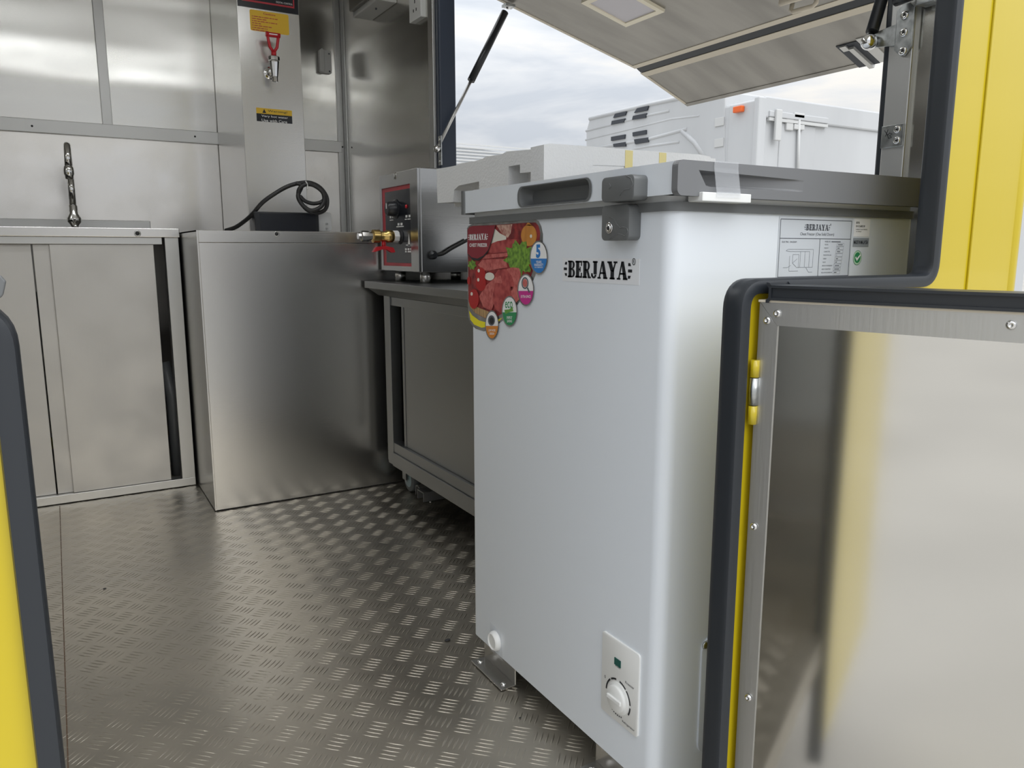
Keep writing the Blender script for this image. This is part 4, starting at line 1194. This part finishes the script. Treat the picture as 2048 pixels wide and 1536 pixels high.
s = MB(); s.box(PX+.04, 1.2, KY0+.01, pyL+.03, 0.12, 0.135); obj('shelf', s, M_steeldk, ctr)
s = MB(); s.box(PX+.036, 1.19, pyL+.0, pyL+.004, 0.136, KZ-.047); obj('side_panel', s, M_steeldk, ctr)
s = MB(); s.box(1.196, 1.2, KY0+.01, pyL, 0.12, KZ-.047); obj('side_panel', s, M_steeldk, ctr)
for cyw, cxw in ((2.335, 0.985), (1.45, 0.985)):
    cs = None
    s = MB(); s.lathe((cxw-.016, cyw, .043), (1, 0, 0), [(.030, 0), (.041, .003), (.043, .008), (.043, .024), (.041, .029), (.030, .032)], 28); cw = obj('castor_wheel', s, M_wheel, ctr, smooth_angle=40)
    s = MB(); s.lathe((cxw-.020, cyw, .043), (1, 0, 0), [(.010, 0), (.024, .002), (.029, .006), (.029, .034), (.024, .038)], 24); obj('castor_hub', s, M_hub, cw, smooth_angle=40)
    s = MB(); s.lathe((cxw-.024, cyw, .043), (1, 0, 0), [(.007, 0), (.007, .048)], 6, smooth=False); obj('axle_bolt', s, M_zinc, cw)
    s = MB(); s.box(cxw-.03, cxw-.026, cyw-.015, cyw+.015, .045, .106); s.box(cxw+.024, cxw+.028, cyw-.015, cyw+.015, .045, .106); s.box(cxw-.034, cxw+.034, cyw-.034, cyw+.034, .100, .1045); obj('castor_fork', s, M_steeldk, cw)
# steel channel fixed on the floor below
q = onZ(850, 1005, 0)
ch = empty('floor_channel', (1.06, 2.22, 0), 'short steel channel on the floor under the counter', 'floor channel')
s = MB()
s.prism([(2.20, .002), (2.204, .002), (2.204, .030), (2.246, .030), (2.246, .002), (2.25, .002), (2.25, .034), (2.20, .034)], 'X', 0.965, 1.18); obj('channel', s, M_chan, ch)
s = MB(); s.prism([(2.252, .002), (2.256, .034), (2.272, .040), (2.288, .034), (2.29, .002), (2.286, .002), (2.284, .03), (2.272, .035), (2.26, .03), (2.256, .002)], 'X', 0.975, 1.18); obj('rail', s, M_chan, ch)
s = MB(); s.lathe((0.985, 2.19, 0.002), (0, 0, 1), [(.005, 0), (.0045, .002), (0, .003)], 12); obj('rivet', s, M_chrome, ch)

# ------------------------------------------------------------------ countertop fryer with drain valve
HX, HY0, HY1, HZ0, HZ1 = 0.940, 2.128, 2.436, 0.738, 1.042
fr = empty('steel_heater', (HX+.13, (HY0+HY1)/2, KZ), 'stainless countertop cooker with red-framed black control panel and brass valve', 'cooker')
s = MB(); s.box(HX+.002, 1.205, HY0, HY1, HZ0, HZ1, bev=.003); obj('housing', s, M_cook, fr)
py0, py1 = onX(824, 420, HX).y, onX(767, 420, HX).y
pz0, pz1 = onX(800, 532, HX).z, onX(800, 372, HX).z
s = MB()
# bezel: raised frame round the panel
s.box(HX-.006, HX+.003, HY0+.002, py0, HZ0+.002, HZ1-.002, bev=.001); s.box(HX-.006, HX+.003, py1, HY1-.002, HZ0+.002, HZ1-.002, bev=.001)
s.box(HX-.006, HX+.003, py0, py1, HZ0+.002, pz0, bev=.001); s.box(HX-.006, HX+.003, py0, py1, pz1, HZ1-.002, bev=.001)
obj('front_bezel', s, M_cook, fr)
s = MB(); s.box(HX-.002, HX+.002, py0, py1, pz0, pz1); pn = obj('control_panel', s, M_redp, fr)
s = MB(); s.box(HX-.0026, HX-.0015, py0+.001, py1-.022, pz0+.010, pz1-.012); obj('panel_face', s, M_bgloss, pn)
kq2 = onX(793, 418, HX)
s = MB(); s.lathe((HX-.002, kq2.y, kq2.z), (-1, 0, 0), [(.030, 0), (.030, .003), (.024, .005), (.021, .028), (.018, .031), (0, .031)], 28); obj('dial', s, M_bplastic, pn, smooth_angle=40)
s = MB(); s.box(HX-.0345, HX-.032, kq2.y-.002, kq2.y+.002, kq2.z, kq2.z+.016); 
for a in range(-60, 200, 20):
    aa = math.radians(a); s.poly([(HX-.0055, kq2.y-(.0265*math.cos(aa)+dx_), kq2.z+.0265*math.sin(aa)+dz_) for dx_, dz_ in ((-.002, -.002), (.002, -.002), (.002, .002), (-.002, .002))])
obj('dial_marks', s, M_wprint, pn)
rq = onX(815, 413, HX)
s = MB(); s.lathe((HX-.0025, rq.y, rq.z), (-1, 0, 0), [(.006, 0), (.005, .004), (0, .005)], 14); obj('pilot_light', s, M_red, pn)
s = MB()
XT = HX-.003
for wds, px, py, wd, hh in (((2, 2), 783, 434, .03, .012), ((5,), 783, 440, .03, .005), ((2, 2), 816, 432, .04, .012), ((4, 7), 816, 438, .05, .005), ((2, 2), 800, 448, .04, .012), ((10,), 800, 453, .06, .005), ((7,), 817, 490, .04, .006), ((3, 3, 3), 817, 498, .055, .010), ((2, 5), 817, 503, .055, .008)):
    q = onX(px, py, XT)
    fine_print(s, wds, (XT, q.y+wd/2, q.z-hh/2), (XT, q.y-wd/2, q.z-hh/2), (XT, q.y+wd/2, q.z+hh/2))
q = onX(818, 480, XT); s.poly([(XT, q.y+.010, q.z-.018), (XT, q.y-.010, q.z-.018), (XT, q.y, q.z+.020)])
obj('lettering', s, M_wprint, pn)
for yy in (HY0+.035, HY1-.075):
    s = MB(); s.cyl((HX+.03, yy, KZ+.0005), (HX+.03, yy, HZ0+.002), .017, 20); obj('foot', s, M_steelv, fr)
    s = MB(); s.cyl((1.17, yy, KZ+.0005), (1.17, yy, HZ0+.002), .017, 20); obj('foot', s, M_steelv, fr)
vq = onX(800, 473, HX-.003); vz, vy = vq.z, vq.y
s = MB(); s.lathe((HX, vy, vz), (-1, 0, 0), [(.024, 0), (.024, .004), (.012, .005), (.012, .012)], 20); obj('valve_flange', s, M_dark, fr)
s = MB(); s.lathe((HX-.010, vy, vz), (-1, 0, 0), [(.018, 0), (.018, .016)], 8, smooth=False); obj('valve_nut', s, M_wprint, fr)
s = MB(); s.lathe((HX-.026, vy, vz), (-1, 0, 0), [(.016, 0), (.019, .004), (.019, .022), (.015, .026), (.015, .042), (.020, .046), (.020, .066), (.012, .068)], 16); obj('valve_body', s, M_brass, fr, smooth_angle=45)
s = MB(); s.lathe((HX-.094, vy, vz), (-1, 0, 0), [(.012, 0), (.012, .010), (.016, .012), (.016, .034), (.010, .036), (.010, .045), (0, .045)], 8, smooth=False); obj('valve_outlet', s, M_chrome, fr)
s = MB(); s.cyl((HX-.058, vy, vz-.015), (HX-.058, vy, vz-.034), .006, 10); s.prism([(HX-.095, vz-.048), (HX-.085, vz-.032), (HX-.066, vz-.030), (HX-.05, vz-.030), (HX-.028, vz-.034), (HX-.022, vz-.048), (HX-.034, vz-.050), (HX-.05, vz-.040), (HX-.066, vz-.040), (HX-.084, vz-.046)], 'Y', vy-.008, vy+.008, bev=.001); obj('valve_lever', s, M_red, fr)
cq = [onY(x, y, HY0-.012) for x, y in ((868, 510), (885, 508), (905, 496), (935, 480))]
s = MB(); s.lathe((cq[0].x, HY0, cq[0].z), (0, -1, 0), [(.013, 0), (.013, .01), (.008, .012), (.008, .022)], 12); obj('cable_gland', s, M_bplastic, fr)
s = MB(); s.tube(smooth_path(cq), .005, 8); obj('power_cable', s, M_cable, fr)
# notch ornament on the top rim
q = onX(790, 352, HX-.006)
s = MB(); s.lathe((HX-.006, q.y, q.z), (-1, 0, 0), [(.011, 0), (.010, .0015), (0, .0018)], 16); obj('rim_button', s, M_stand, fr)

# ------------------------------------------------------------------ wrapped appliance behind the freezer
AX, AYn, AYf = 0.905, 1.372, 1.700
wr = empty('wrapped_appliance', (1.05, 1.53, KZ), 'dark plastic-wrapped appliance under the white foam packing', 'appliance')
s = MB(); s.box(AX, 1.20, AYn, AYf, KZ+.012, 0.885, bev=.012, seg=3); obj('housing', s, M_wrap, wr)
for fx in (AX+.04, 1.16):
    for fy_ in (AYn+.04, AYf-.04):
        s = MB(); s.cyl((fx, fy_, KZ+.0005), (fx, fy_, KZ+.016), .014, 12); obj('foot', s, M_bplastic, wr)
q = onX(925, 392, AX)
s = MB(); s.box(AX-.001, AX+.002, 1.60, 1.645, .835, .875); pb = obj('paper_label', s, M_wprint, wr)
s = MB(); s.box(AX-.0012, AX-.0005, 1.60, 1.645, .850, .866); obj('label_band', s, M_redp, pb)
s = MB(); s.prism([(1.701, .71), (1.74, .71), (1.745, .86), (1.701, .87)], 'X', AX+.02, 1.19); obj('plastic_flap', s, mat('loose_plastic', (0.30, 0.31, 0.32), 0.2, alpha=0.6), wr)

# ------------------------------------------------------------------ foam packing block
GX, GY = 0.862, 1.352
fm = empty('foam_packing', (1.05, 1.6, 0.885), 'notched white foam packing block resting on the wrapped appliance', 'foam block')
fpts = [(873, 338), (897, 334), (912, 331), (918, 327), (950, 322), (964, 318), (972, 313), (1003, 309), (1013, 303), (1070, 298), (1078, 292), (1088, 289)]
top = fpx(fpts, GX)
GY = top[-1][0]-.0015
bot = fpx([(1088, 400), (1077, 400), (1077, 343), (1040, 346), (1040, 329), (1017, 333), (1016, 376), (958, 386), (958, 363), (918, 371), (908, 380), (906, 404), (875, 406)], GX)
s = MB(); s.prism(top+bot, 'X', GX, GX+.05)
topz = max(p_[1] for p_ in top)
# upper slab following the stepped top
slab = top + [(top[-1][0], .915), (top[0][0], .915)]
s.prism(slab, 'X', GX+.05, 1.33)
# near face with its slot
y0n = GY
q = lambda x, y: (onY(x, y, GY).x, onY(x, y, GY).z)
nf = [q(1088, 289), q(1100, 287), q(1200, 294), q(1300, 302), q(1400, 309), q(1420, 313), q(1428, 325)]
zlow = 0.886
nf += [(nf[-1][0], zlow), (q(1300, 340)[0], zlow), q(1298, 334), q(1187, 330), q(1178, 338), (q(1178, 340)[0], zlow), (nf[0][0], zlow)]
s.prism(nf, 'Y', GY, GY+.05)
obj('foam_body', s, M_foam, fm)
for xa, xb in ((1250, 1265), (1318, 1332)):
    u0, u1 = q(xa, 320)[0], q(xb, 320)[0]
    s = MB(); s.box(u0, u1, GY-.0008, GY-.0001, .888, q((xa+xb)/2, 298+(xa-1250)*.07)[1]-.003); obj('yellow_tape', s, M_tape, fm)

# ------------------------------------------------------------------ raised hatch with gas struts
HL = [Vector((1.262, 0, 1.752)), Vector((2.114, 0, 1.536)), Vector((2.121, 0, 1.530)), Vector((2.406, 0, 1.416))]
hY0, hY1 = 0.86, 2.60
hat = empty('serving_hatch', (1.262, 1.73, 1.752), 'raised beige-grey window hatch of two panels seen from below', 'hatch')
def panel(a, b, th):
    d = (b-a).normalized(); n_ = Vector((-d.z, 0, d.x))
    if n_.z < 0: n_ = -n_
    return [(a.x, a.z), (b.x, b.z), (b.x+n_.x*th, b.z+n_.z*th), (a.x+n_.x*th, a.z+n_.z*th)]
s = MB(); s.prism(panel(HL[0], HL[1], .026), 'Y', hY0, hY1); up_ = obj('upper_panel', s, M_hatch, hat)
s = MB(); s.prism(panel(HL[2]+Vector((.022, 0, -.009)), HL[3], .024), 'Y', hY0, hY1); lw_ = obj('lower_panel', s, M_hatch, hat)
s = MB(); s.prism(panel(HL[1]+Vector((.002, 0, -.0)), HL[2]+Vector((.02, 0, -.008)), .02), 'Y', hY0, hY1-.004); obj('joint_seal', s, M_rubber, hat)
def under(px, py, a, b, off=0.0):
    d = (b-a).normalized(); n_ = Vector((d.z, 0, -d.x))
    if n_.z > 0: n_ = -n_
    r_ = ray(px, py); P0 = Vector((a.x, 0, a.z))+n_*off
    t = (P0-CAM).dot(n_)/r_.dot(n_)
    return CAM+r_*t
def strip(nm, a, b, u0, u1, y0, y1, th, m, par):
    d = (b-a).normalized(); n_ = Vector((d.z, 0, -d.x))
    if n_.z > 0: n_ = -n_
    L0 = Vector((a.x, 0, a.z))+d*u0; L1 = Vector((a.x, 0, a.z))+d*u1
    s = MB(); s.prism([(L0.x, L0.z), (L1.x, L1.z), (L1.x+n_.x*th, L1.z+n_.z*th), (L0.x+n_.x*th, L0.z+n_.z*th)], 'Y', y0, y1)
    return obj(nm, s, m, par)
LU = (HL[1]-HL[0]).length
LA = HL[2]+Vector((.022, 0, -.009)); LL = (HL[3]-LA).length
strip('edge_strip', HL[0], HL[1], LU-.024, LU, hY0, hY1, .002, M_beige, hat)
strip('edge_strip', LA, HL[3], 0, .028, hY0, hY1, .002, M_beige, hat)
strip('edge_strip', LA, HL[3], LL-.02, LL, hY0, hY1, .002, M_hatch, hat)
strip('edge_strip', HL[0], HL[1], 0.02, LU-.025, hY1-.014, hY1, .002, M_beige, hat)
strip('edge_strip', LA, HL[3], .029, LL-.021, hY1-.014, hY1, .002, M_beige, hat)
# square lamp let into the hatch
lq = [under(x, y, HL[0], HL[1]) for x, y in ((1253, 49), (1323, 22), (1185, 8))]
ly_ = lq[0].y
lx1 = lq[0].x
dU = (HL[1]-HL[0]).normalized()
uu1 = (Vector((lx1, 0, lq[0].z))-HL[0]).dot(dU)
yb_ = lq[1].y
side = .205
def lframe():
    d = dU; n_ = Vector((d.z, 0, -d.x)); n_ = n_ if n_.z < 0 else -n_
    s = MB()
    for u0, u1, y0, y1 in ((uu1-.02, uu1, ly_-side, ly_), (uu1-side, uu1-side+.02, ly_-side, ly_), (uu1-side+.02, uu1-.02, ly_-.02, ly_), (uu1-side+.02, uu1-.02, ly_-side, ly_-side+.02)):
        L0 = HL[0]+d*u0; L1 = HL[0]+d*u1
        s.prism([(L0.x, L0.z), (L1.x, L1.z), (L1.x+n_.x*.010, L1.z+n_.z*.010), (L0.x+n_.x*.010, L0.z+n_.z*.010)], 'Y', y0, y1)
    bmesh.ops.remove_doubles(s.bm, verts=s.bm.verts[:], dist=1e-5)
    return obj('square_lamp', s, M_lampframe, hat, label='square cream-framed lamp')
lamp = lframe()
strip('diffuser', HL[0], HL[1], uu1-side+.02, uu1-.02, ly_-side+.02, ly_-.02, .006, M_lampglass, lamp)
# pull handle near the joint
hq0, hq1 = under(1582, 20, HL[0], HL[1], .02), under(1632, 6, HL[0], HL[1], .02)
s = MB()
n_ = Vector((dU.z, 0, -dU.x)); n_ = n_ if n_.z < 0 else -n_
A_, B_ = hq0, hq1
s.tube([A_-n_*.018+dU*0, A_, A_+(B_-A_)*.1+n_*.008, B_+(A_-B_)*.1+n_*.008, B_, B_-n_*.018], .007, 8)
s.tube([A_-dU*.05-n_*.018, A_-dU*.05, B_-dU*.05, B_-dU*.05-n_*.018], .009, 8)
obj('pull_handle', s, M_beige, hat)
# lock recess
dL = (HL[3]-LA).normalized()
r0 = under(1672, 92, LA, HL[3]); r1 = under(1718, 132, LA, HL[3]); r2 = under(1712, 86, LA, HL[3])
ul0 = (Vector((r0.x, 0, r0.z))-LA).dot(dL)
strip('lock_recess', LA, HL[3], ul0, LL+.002, r2.y-.01, r0.y, .003, M_slot, hat)
strip('lock_bolt', LA, HL[3], ul0+.02, LL+.008, r2.y+.012, r2.y+.030, .012, M_metalgrey, hat)
strip('lock_bolt', LA, HL[3], ul0+.004, ul0+.03, r0.y-.035, r0.y-.012, .008, M_metalgrey, hat)
strip('lock_plate', LA, HL[3], ul0-.01, LL, r2.y-.05, r2.y-.012, .003, M_metalgrey, hat)

def strut(label, base, top_, flip=False, plate=True):
    st_ = empty('gas_strut', base, label, 'gas strut', 'gas struts of the window hatch')
    base, top_ = Vector(base), Vector(top_)
    d = (top_-base)
    if not flip:
        s = MB(); s.cyl(base+d*.47, base+d*.955, .0135, 16); obj('cylinder', s, M_bplastic, st_)
        s = MB(); s.cyl(base+d*.02, base+d*.48, .0058, 12); obj('rod', s, M_alu, st_)
    else:
        s = MB(); s.cyl(base+d*.03, base+d*.52, .0100, 16); obj('cylinder', s, M_bplastic, st_)
        s = MB(); s.cyl(base+d*.50, base+d*.98, .0058, 12); obj('rod', s, M_alu, st_)
    s = MB(); s.sphere(base, .013); obj('ball_end', s, M_chrome, st_)
    s = MB(); s.sphere(top_, .012); obj('ball_end', s, M_chrome, st_)
    return st_
sb = onX(874, 298, XW-.026); stp = Vector((1.50, 2.575, 1.676))
sA = strut('black gas strut left of the open sky, rising to the hatch corner', sb, stp)
s = MB(); s.box(XW-.016, XW-.012, sb.y-.012, sb.y+.012, sb.z-.055, sb.z+.045, bev=.001); bpA = obj('base_plate', s, M_zinc, sA)
s = MB(); s.lathe((XW-.016, sb.y, sb.z), (-1, 0, 0), [(.010, 0), (.010, .006), (.006, .008)], 12); obj('bolt', s, M_zinc, sA)
for dz_ in (-.042, .032):
    s = MB(); s.lathe((XW-.016, sb.y, sb.z+dz_), (-1, 0, 0), [(.006, 0), (.005, .002), (0, .002)], 10); obj('screw', s, M_chrome, sA)
s = MB(); s.box(stp.x-.02, stp.x+.02, stp.y-.02, stp.y+.012, stp.z-.006, stp.z+.004, bev=.001); obj('top_plate', s, M_zinc, sA)
# right strut with its T-shaped bracket
PXR = XW-.014
tb = onX(1738, 84, PXR-.016)
sB = strut('black gas strut and spotted T-bracket on the right window post', (tb.x, tb.y, tb.z), (1.44, 0.905, 1.690), flip=True)
bz = [onX(x, y, PXR) for x, y in ((1797, 17), (1838, 22), (1826, 105), (1795, 112))]
yl, yr = onX(1793, 60, PXR).y, onX(1828, 60, PXR).y
zt_, zb2 = onX(1812, 8, PXR).z, onX(1810, 112, PXR).z
s = MB(); s.prism([(yr, zt_-.008), (yr+.008, zt_), (yl-.008, zt_), (yl, zt_-.008), (yl, zb2+.012), (yl-.010, zb2+.002), (yr+.012, zb2), (yr, zb2+.012)], 'X', PXR-.003, PXR+.001, bev=.0008); br = obj('t_bracket', s, M_zinc, sB)
za, zb3 = onX(1770, 60, PXR).z, onX(1770, 92, PXR).z
ye = onX(1746, 75, PXR).y
s = MB(); s.prism([(yl-.002, zb3-.004), (yl-.002, za+.004), (ye-.012, za), (ye, za-.002), (ye, zb3+.002), (ye-.012, zb3)], 'X', PXR-.003, PXR+.0005, bev=.0006); s.box(PXR-.016, PXR-.002, ye-.003, ye+.001, zb3+.002, za-.002); obj('bracket_arm', s, M_zinc, sB)
s = MB(); s.lathe((PXR-.009, ye+.004, (za+zb3)/2), (0, -1, 0), [(.008, 0), (.008, .010)], 6, smooth=False); obj('hex_nut', s, M_zinc, sB)
for px, py in ((1810, 30), (1808, 65), (1806, 102)):
    q_ = onX(px, py, PXR-.003)
    s = MB(); s.lathe((PXR-.003, q_.y, q_.z), (-1, 0, 0), [(.0072, 0), (.0066, .002), (.0040, .003), (.0026, .0024), (0, .0022)], 16); obj('rivet', s, M_chrome, sB)
    s = MB(); s.lathe((PXR-.0052, q_.y, q_.z), (-1, 0, 0), [(.0022, 0), (.0018, .0008), (0, .0008)], 10); obj('rivet_core', s, M_dark, sB)
# small catch plate lower on the post, with marker scribble
cp_ = empty('catch_plate', onX(1788, 272, PXR), 'small zinc catch plate with two rivets and black marker scribble', 'catch plate')
yl, yr = onX(1764, 270, PXR).y, onX(1808, 270, PXR).y
zt_, zb2 = onX(1788, 250, PXR).z, onX(1788, 294, PXR).z
s = MB(); s.box(PXR-.002, PXR+.001, yr, yl, zb2, zt_, bev=.0006); obj('plate', s, M_zinc, cp_)
for px, py in ((1795, 259), (1794, 281)):
    q_ = onX(px, py, PXR-.002)
    s = MB(); s.lathe((PXR-.002, q_.y, q_.z), (-1, 0, 0), [(.0068, 0), (.006, .002), (.0036, .003), (.0024, .0024), (0, .0022)], 16); obj('rivet', s, M_chrome, cp_)
    s = MB(); s.lathe((PXR-.0042, q_.y, q_.z), (-1, 0, 0), [(.0022, 0), (.0018, .0008), (0, .0008)], 10); obj('rivet_core', s, M_dark, cp_)
s = MB()
def mk(pts, r=.0006):
    s.tube([onX(a, b_, PXR-.0022) for a, b_ in pts], r, 5)
mk([(1769, 261), (1775, 270)]); mk([(1776, 259), (1771, 273)]); mk([(1775, 271), (1779, 266), (1784, 268), (1779, 271), (1783, 275), (1777, 277), (1775, 271)])
obj('marker_scribble', s, M_print, cp_)
# dark rollers at the top of the right post
rl = empty('post_roller', onX(1830, 5, PXR), 'black roller and metal corner at the top of the right window post', 'roller')
q_ = onX(1813, 2, PXR-.014)
s = MB(); s.cyl((PXR-.022, q_.y+.014, q_.z+.004), (PXR-.022, q_.y-.016, q_.z+.006), .010, 16); obj('roller', s, M_bplastic, rl)
q_ = onX(1840, 8, PXR-.01)
s = MB(); s.box(PXR-.022, PXR+.004, q_.y-.03, q_.y, q_.z-.004, q_.z+.06, bev=.002); obj('corner_bracket', s, M_zinc, rl)

# ------------------------------------------------------------------ the yard outside: refrigerated lorry and shed
q = onY(1515, 190, 6.5)
TYf = 6.5                      # long side of the box, facing us
TXc = q.x
TZt = q.z
tr = empty('refrigerated_truck', (TXc+3, TYf+1.2, -0.62), 'white refrigerated lorry with side door and roof fairing parked outside', 'truck')
s = MB(); s.box(TXc+.04, TXc+6.2, TYf, TYf+1.05, 0.1, TZt-.03, bev=.03); box = obj('cargo_box', s, M_truck, tr)
q = lambda x, y: onY(x, y, TYf-.01)
s = MB(); s.box(TXc+.10, TXc+6.2, TYf-.03, TYf+.02, TZt-.24, TZt, bev=.02); obj('top_rail', s, M_truck, box)
s = MB(); s.box(TXc+.0, TXc+.14, TYf-.03, TYf+.05, 0.1, TZt-.01, bev=.02); obj('corner_post', s, M_truck, box)
s = MB(); s.box(TXc+.02, TXc+6.2, TYf+.05, TYf+1.0, -0.35, 0.09); obj('chassis', s, M_slot, tr)
for wx_ in (1.0, 4.4):
    s = MB(); s.lathe((TXc+wx_, TYf+.02, -.17), (0, 1, 0), [(.30, 0), (.44, .03), (.44, .22), (.3, .25)], 28); ww = obj('wheel', s, M_wheel, tr, smooth_angle=40)
    s = MB(); s.lathe((TXc+wx_, TYf+.0, -.17), (0, 1, 0), [(.1, 0), (.24, .03), (.24, .2)], 20); obj('wheel_rim', s, M_truckd, ww)
a = q(1543, 228); b_ = q(1660, 250); c = q(1545, 340)
door_x0, door_x1 = q(1560, 260).x, q(1620, 260).x
dzt = q(1560, 245).z
s = MB(); s.box(door_x0, door_x1+.1, TYf-.012, TYf+.01, 0.3, dzt, bev=.01); dr_ = obj('side_door', s, M_truck, box)
s = MB(); s.box(q(1535, 220).x, q(1652, 240).x, TYf-.05, TYf, q(1540, 222).z-.07, q(1540, 222).z, bev=.01); obj('door_track', s, M_truck, box)
s = MB(); s.box(q(1535, 220).x, q(1652, 240).x, TYf-.045, TYf-.005, q(1540, 222).z-.11, q(1540, 222).z-.075); obj('track_shadow_strip', s, M_truckd, box)  # solid grey strip standing in for the shadow gap below the track
s = MB(); s.box(q(1544, 230).x, q(1556, 230).x, TYf-.08, TYf-.045, q(1550, 283).z, q(1550, 220).z, bev=.01); obj('lock_arm', s, M_truckd, box)
s = MB(); s.cyl(q(1594, 240)+Vector((0, -.03, 0)), q(1594, 332)+Vector((0, -.03, -.3)), .018, 10); obj('lock_bar', s, M_truckd, box)
for yy in (232, 255):
    pz_ = q(1594, yy); s = MB(); s.box(pz_.x-.09, pz_.x+.09, TYf-.05, TYf-.005, pz_.z-.03, pz_.z+.03, bev=.008); obj('lock_bracket', s, M_truckd, box)
pz_ = q(1577, 240); s = MB(); s.box(pz_.x-.06, pz_.x+.06, TYf-.04, TYf-.005, pz_.z-.12, pz_.z+.06, bev=.01); obj('lock_case', s, M_truckd, box)
# front end of the box and fairing run away from us along Y
XF = TXc
fq = lambda x, y: onX(x, y, XF)
s = MB(); s.box(XF+.02, XF+.3, TYf+.02, fq(1454, 250).y, 0.2, TZt-.04, bev=.02); obj('front_wall', s, M_truck, tr)
pz_ = fq(1478, 219)
s = MB(); s.box(XF-.04, XF+.02, fq(1487, 219).y, fq(1470, 219).y, pz_.z-.035, pz_.z+.035, bev=.01); obj('marker_lamp', s, M_orange, tr)
XR = XF+.03
fq = lambda x, y: onX(x, y, XR)
pf = [fq(1450, 181), fq(1400, 187), fq(1280, 212), fq(1190, 232), fq(1178, 240), fq(1172, 262), fq(1172, 300), fq(1180, 360), fq(1450, 390)]
s = MB(); s.prism([(p_.y, p_.z) for p_ in pf], 'X', XR, XR+1.6, bev=.02); fair = obj('roof_fairing', s, M_truck, tr)
def rib(pts, r, m=M_truck, nm='fairing_rib'):
    s = MB(); s.tube([onX(x, y, XR+.012) for x, y in pts], r*.9, 8); obj(nm, s, m, fair)
rib([(1180, 238), (1300, 209), (1400, 188), (1445, 182)], .035)
rib([(1173, 262), (1300, 230), (1340, 222)], .025)
rib([(1172, 300), (1300, 278), (1375, 258)], .03)
rib([(1172, 280), (1345, 238), (1400, 232)], .02)
rib([(1200, 310), (1300, 292), (1360, 284)], .025)
rib([(1365, 262), (1390, 285), (1415, 322)], .04)
for px, py in ((1448, 243), (1447, 285)):
    c_ = onX(px-6, py, XR-.006)
    s = MB(); s.box(XR-.012, XR, c_.y-.05, c_.y+.10, c_.z-.05, c_.z+.05, bev=.004); obj('fairing_clip', s, M_truckd, fair)
M_sl = M_slot
for pts in (((1232, 228), (1255, 223), (1252, 231), (1228, 236)), ((1225.5, 242), (1252, 237), (1249, 245), (1224, 250)), ((1276, 217), (1299, 212), (1296, 221), (1270, 226)), ((1268, 232), (1295, 226.5), (1293, 235.5), (1266, 240)),
            ((1224, 274), (1252, 269), (1251, 277.5), (1224, 282)), ((1228, 288), (1253, 284), (1253, 293), (1229, 294)), ((1267, 265), (1294, 260), (1294, 268.5), (1267.5, 273)), ((1270, 279), (1298, 275), (1298.6, 284), (1272, 288.6))):
    ps = [onX(x, y, XR) for x, y in pts]
    s = MB(); s.prism([(p_.y, p_.z) for p_ in ps], 'X', XR-.02, XR+.02); obj('air_slot', s, M_sl, fair)

# corrugated shed far behind
SYd = 30.0
q = lambda x, y: onY(x, y, SYd)
sh = empty('distant_shed', (q(960, 320).x, SYd, -0.62), 'long pale corrugated shed far away at the horizon', 'shed')
s = MB()
pa, pb, pc = q(860, 285), q(1060, 312), q(1060, 340)
s.prism([(pa.x-6, -0.6), (pb.x+6, -0.6), (pb.x+6, pb.z-.4), (pa.x-6, pa.z+.4)], 'Y', SYd, SYd+8)
body = obj('shed_wall', s, M_sheetroof, sh)
for k in range(8):
    z_ = pb.z+.25-k*.13
    s = MB(); s.box(pa.x-4, pb.x+4, SYd-.10, SYd, z_, z_+.05); obj('cladding_rib', s, M_truckd, body)
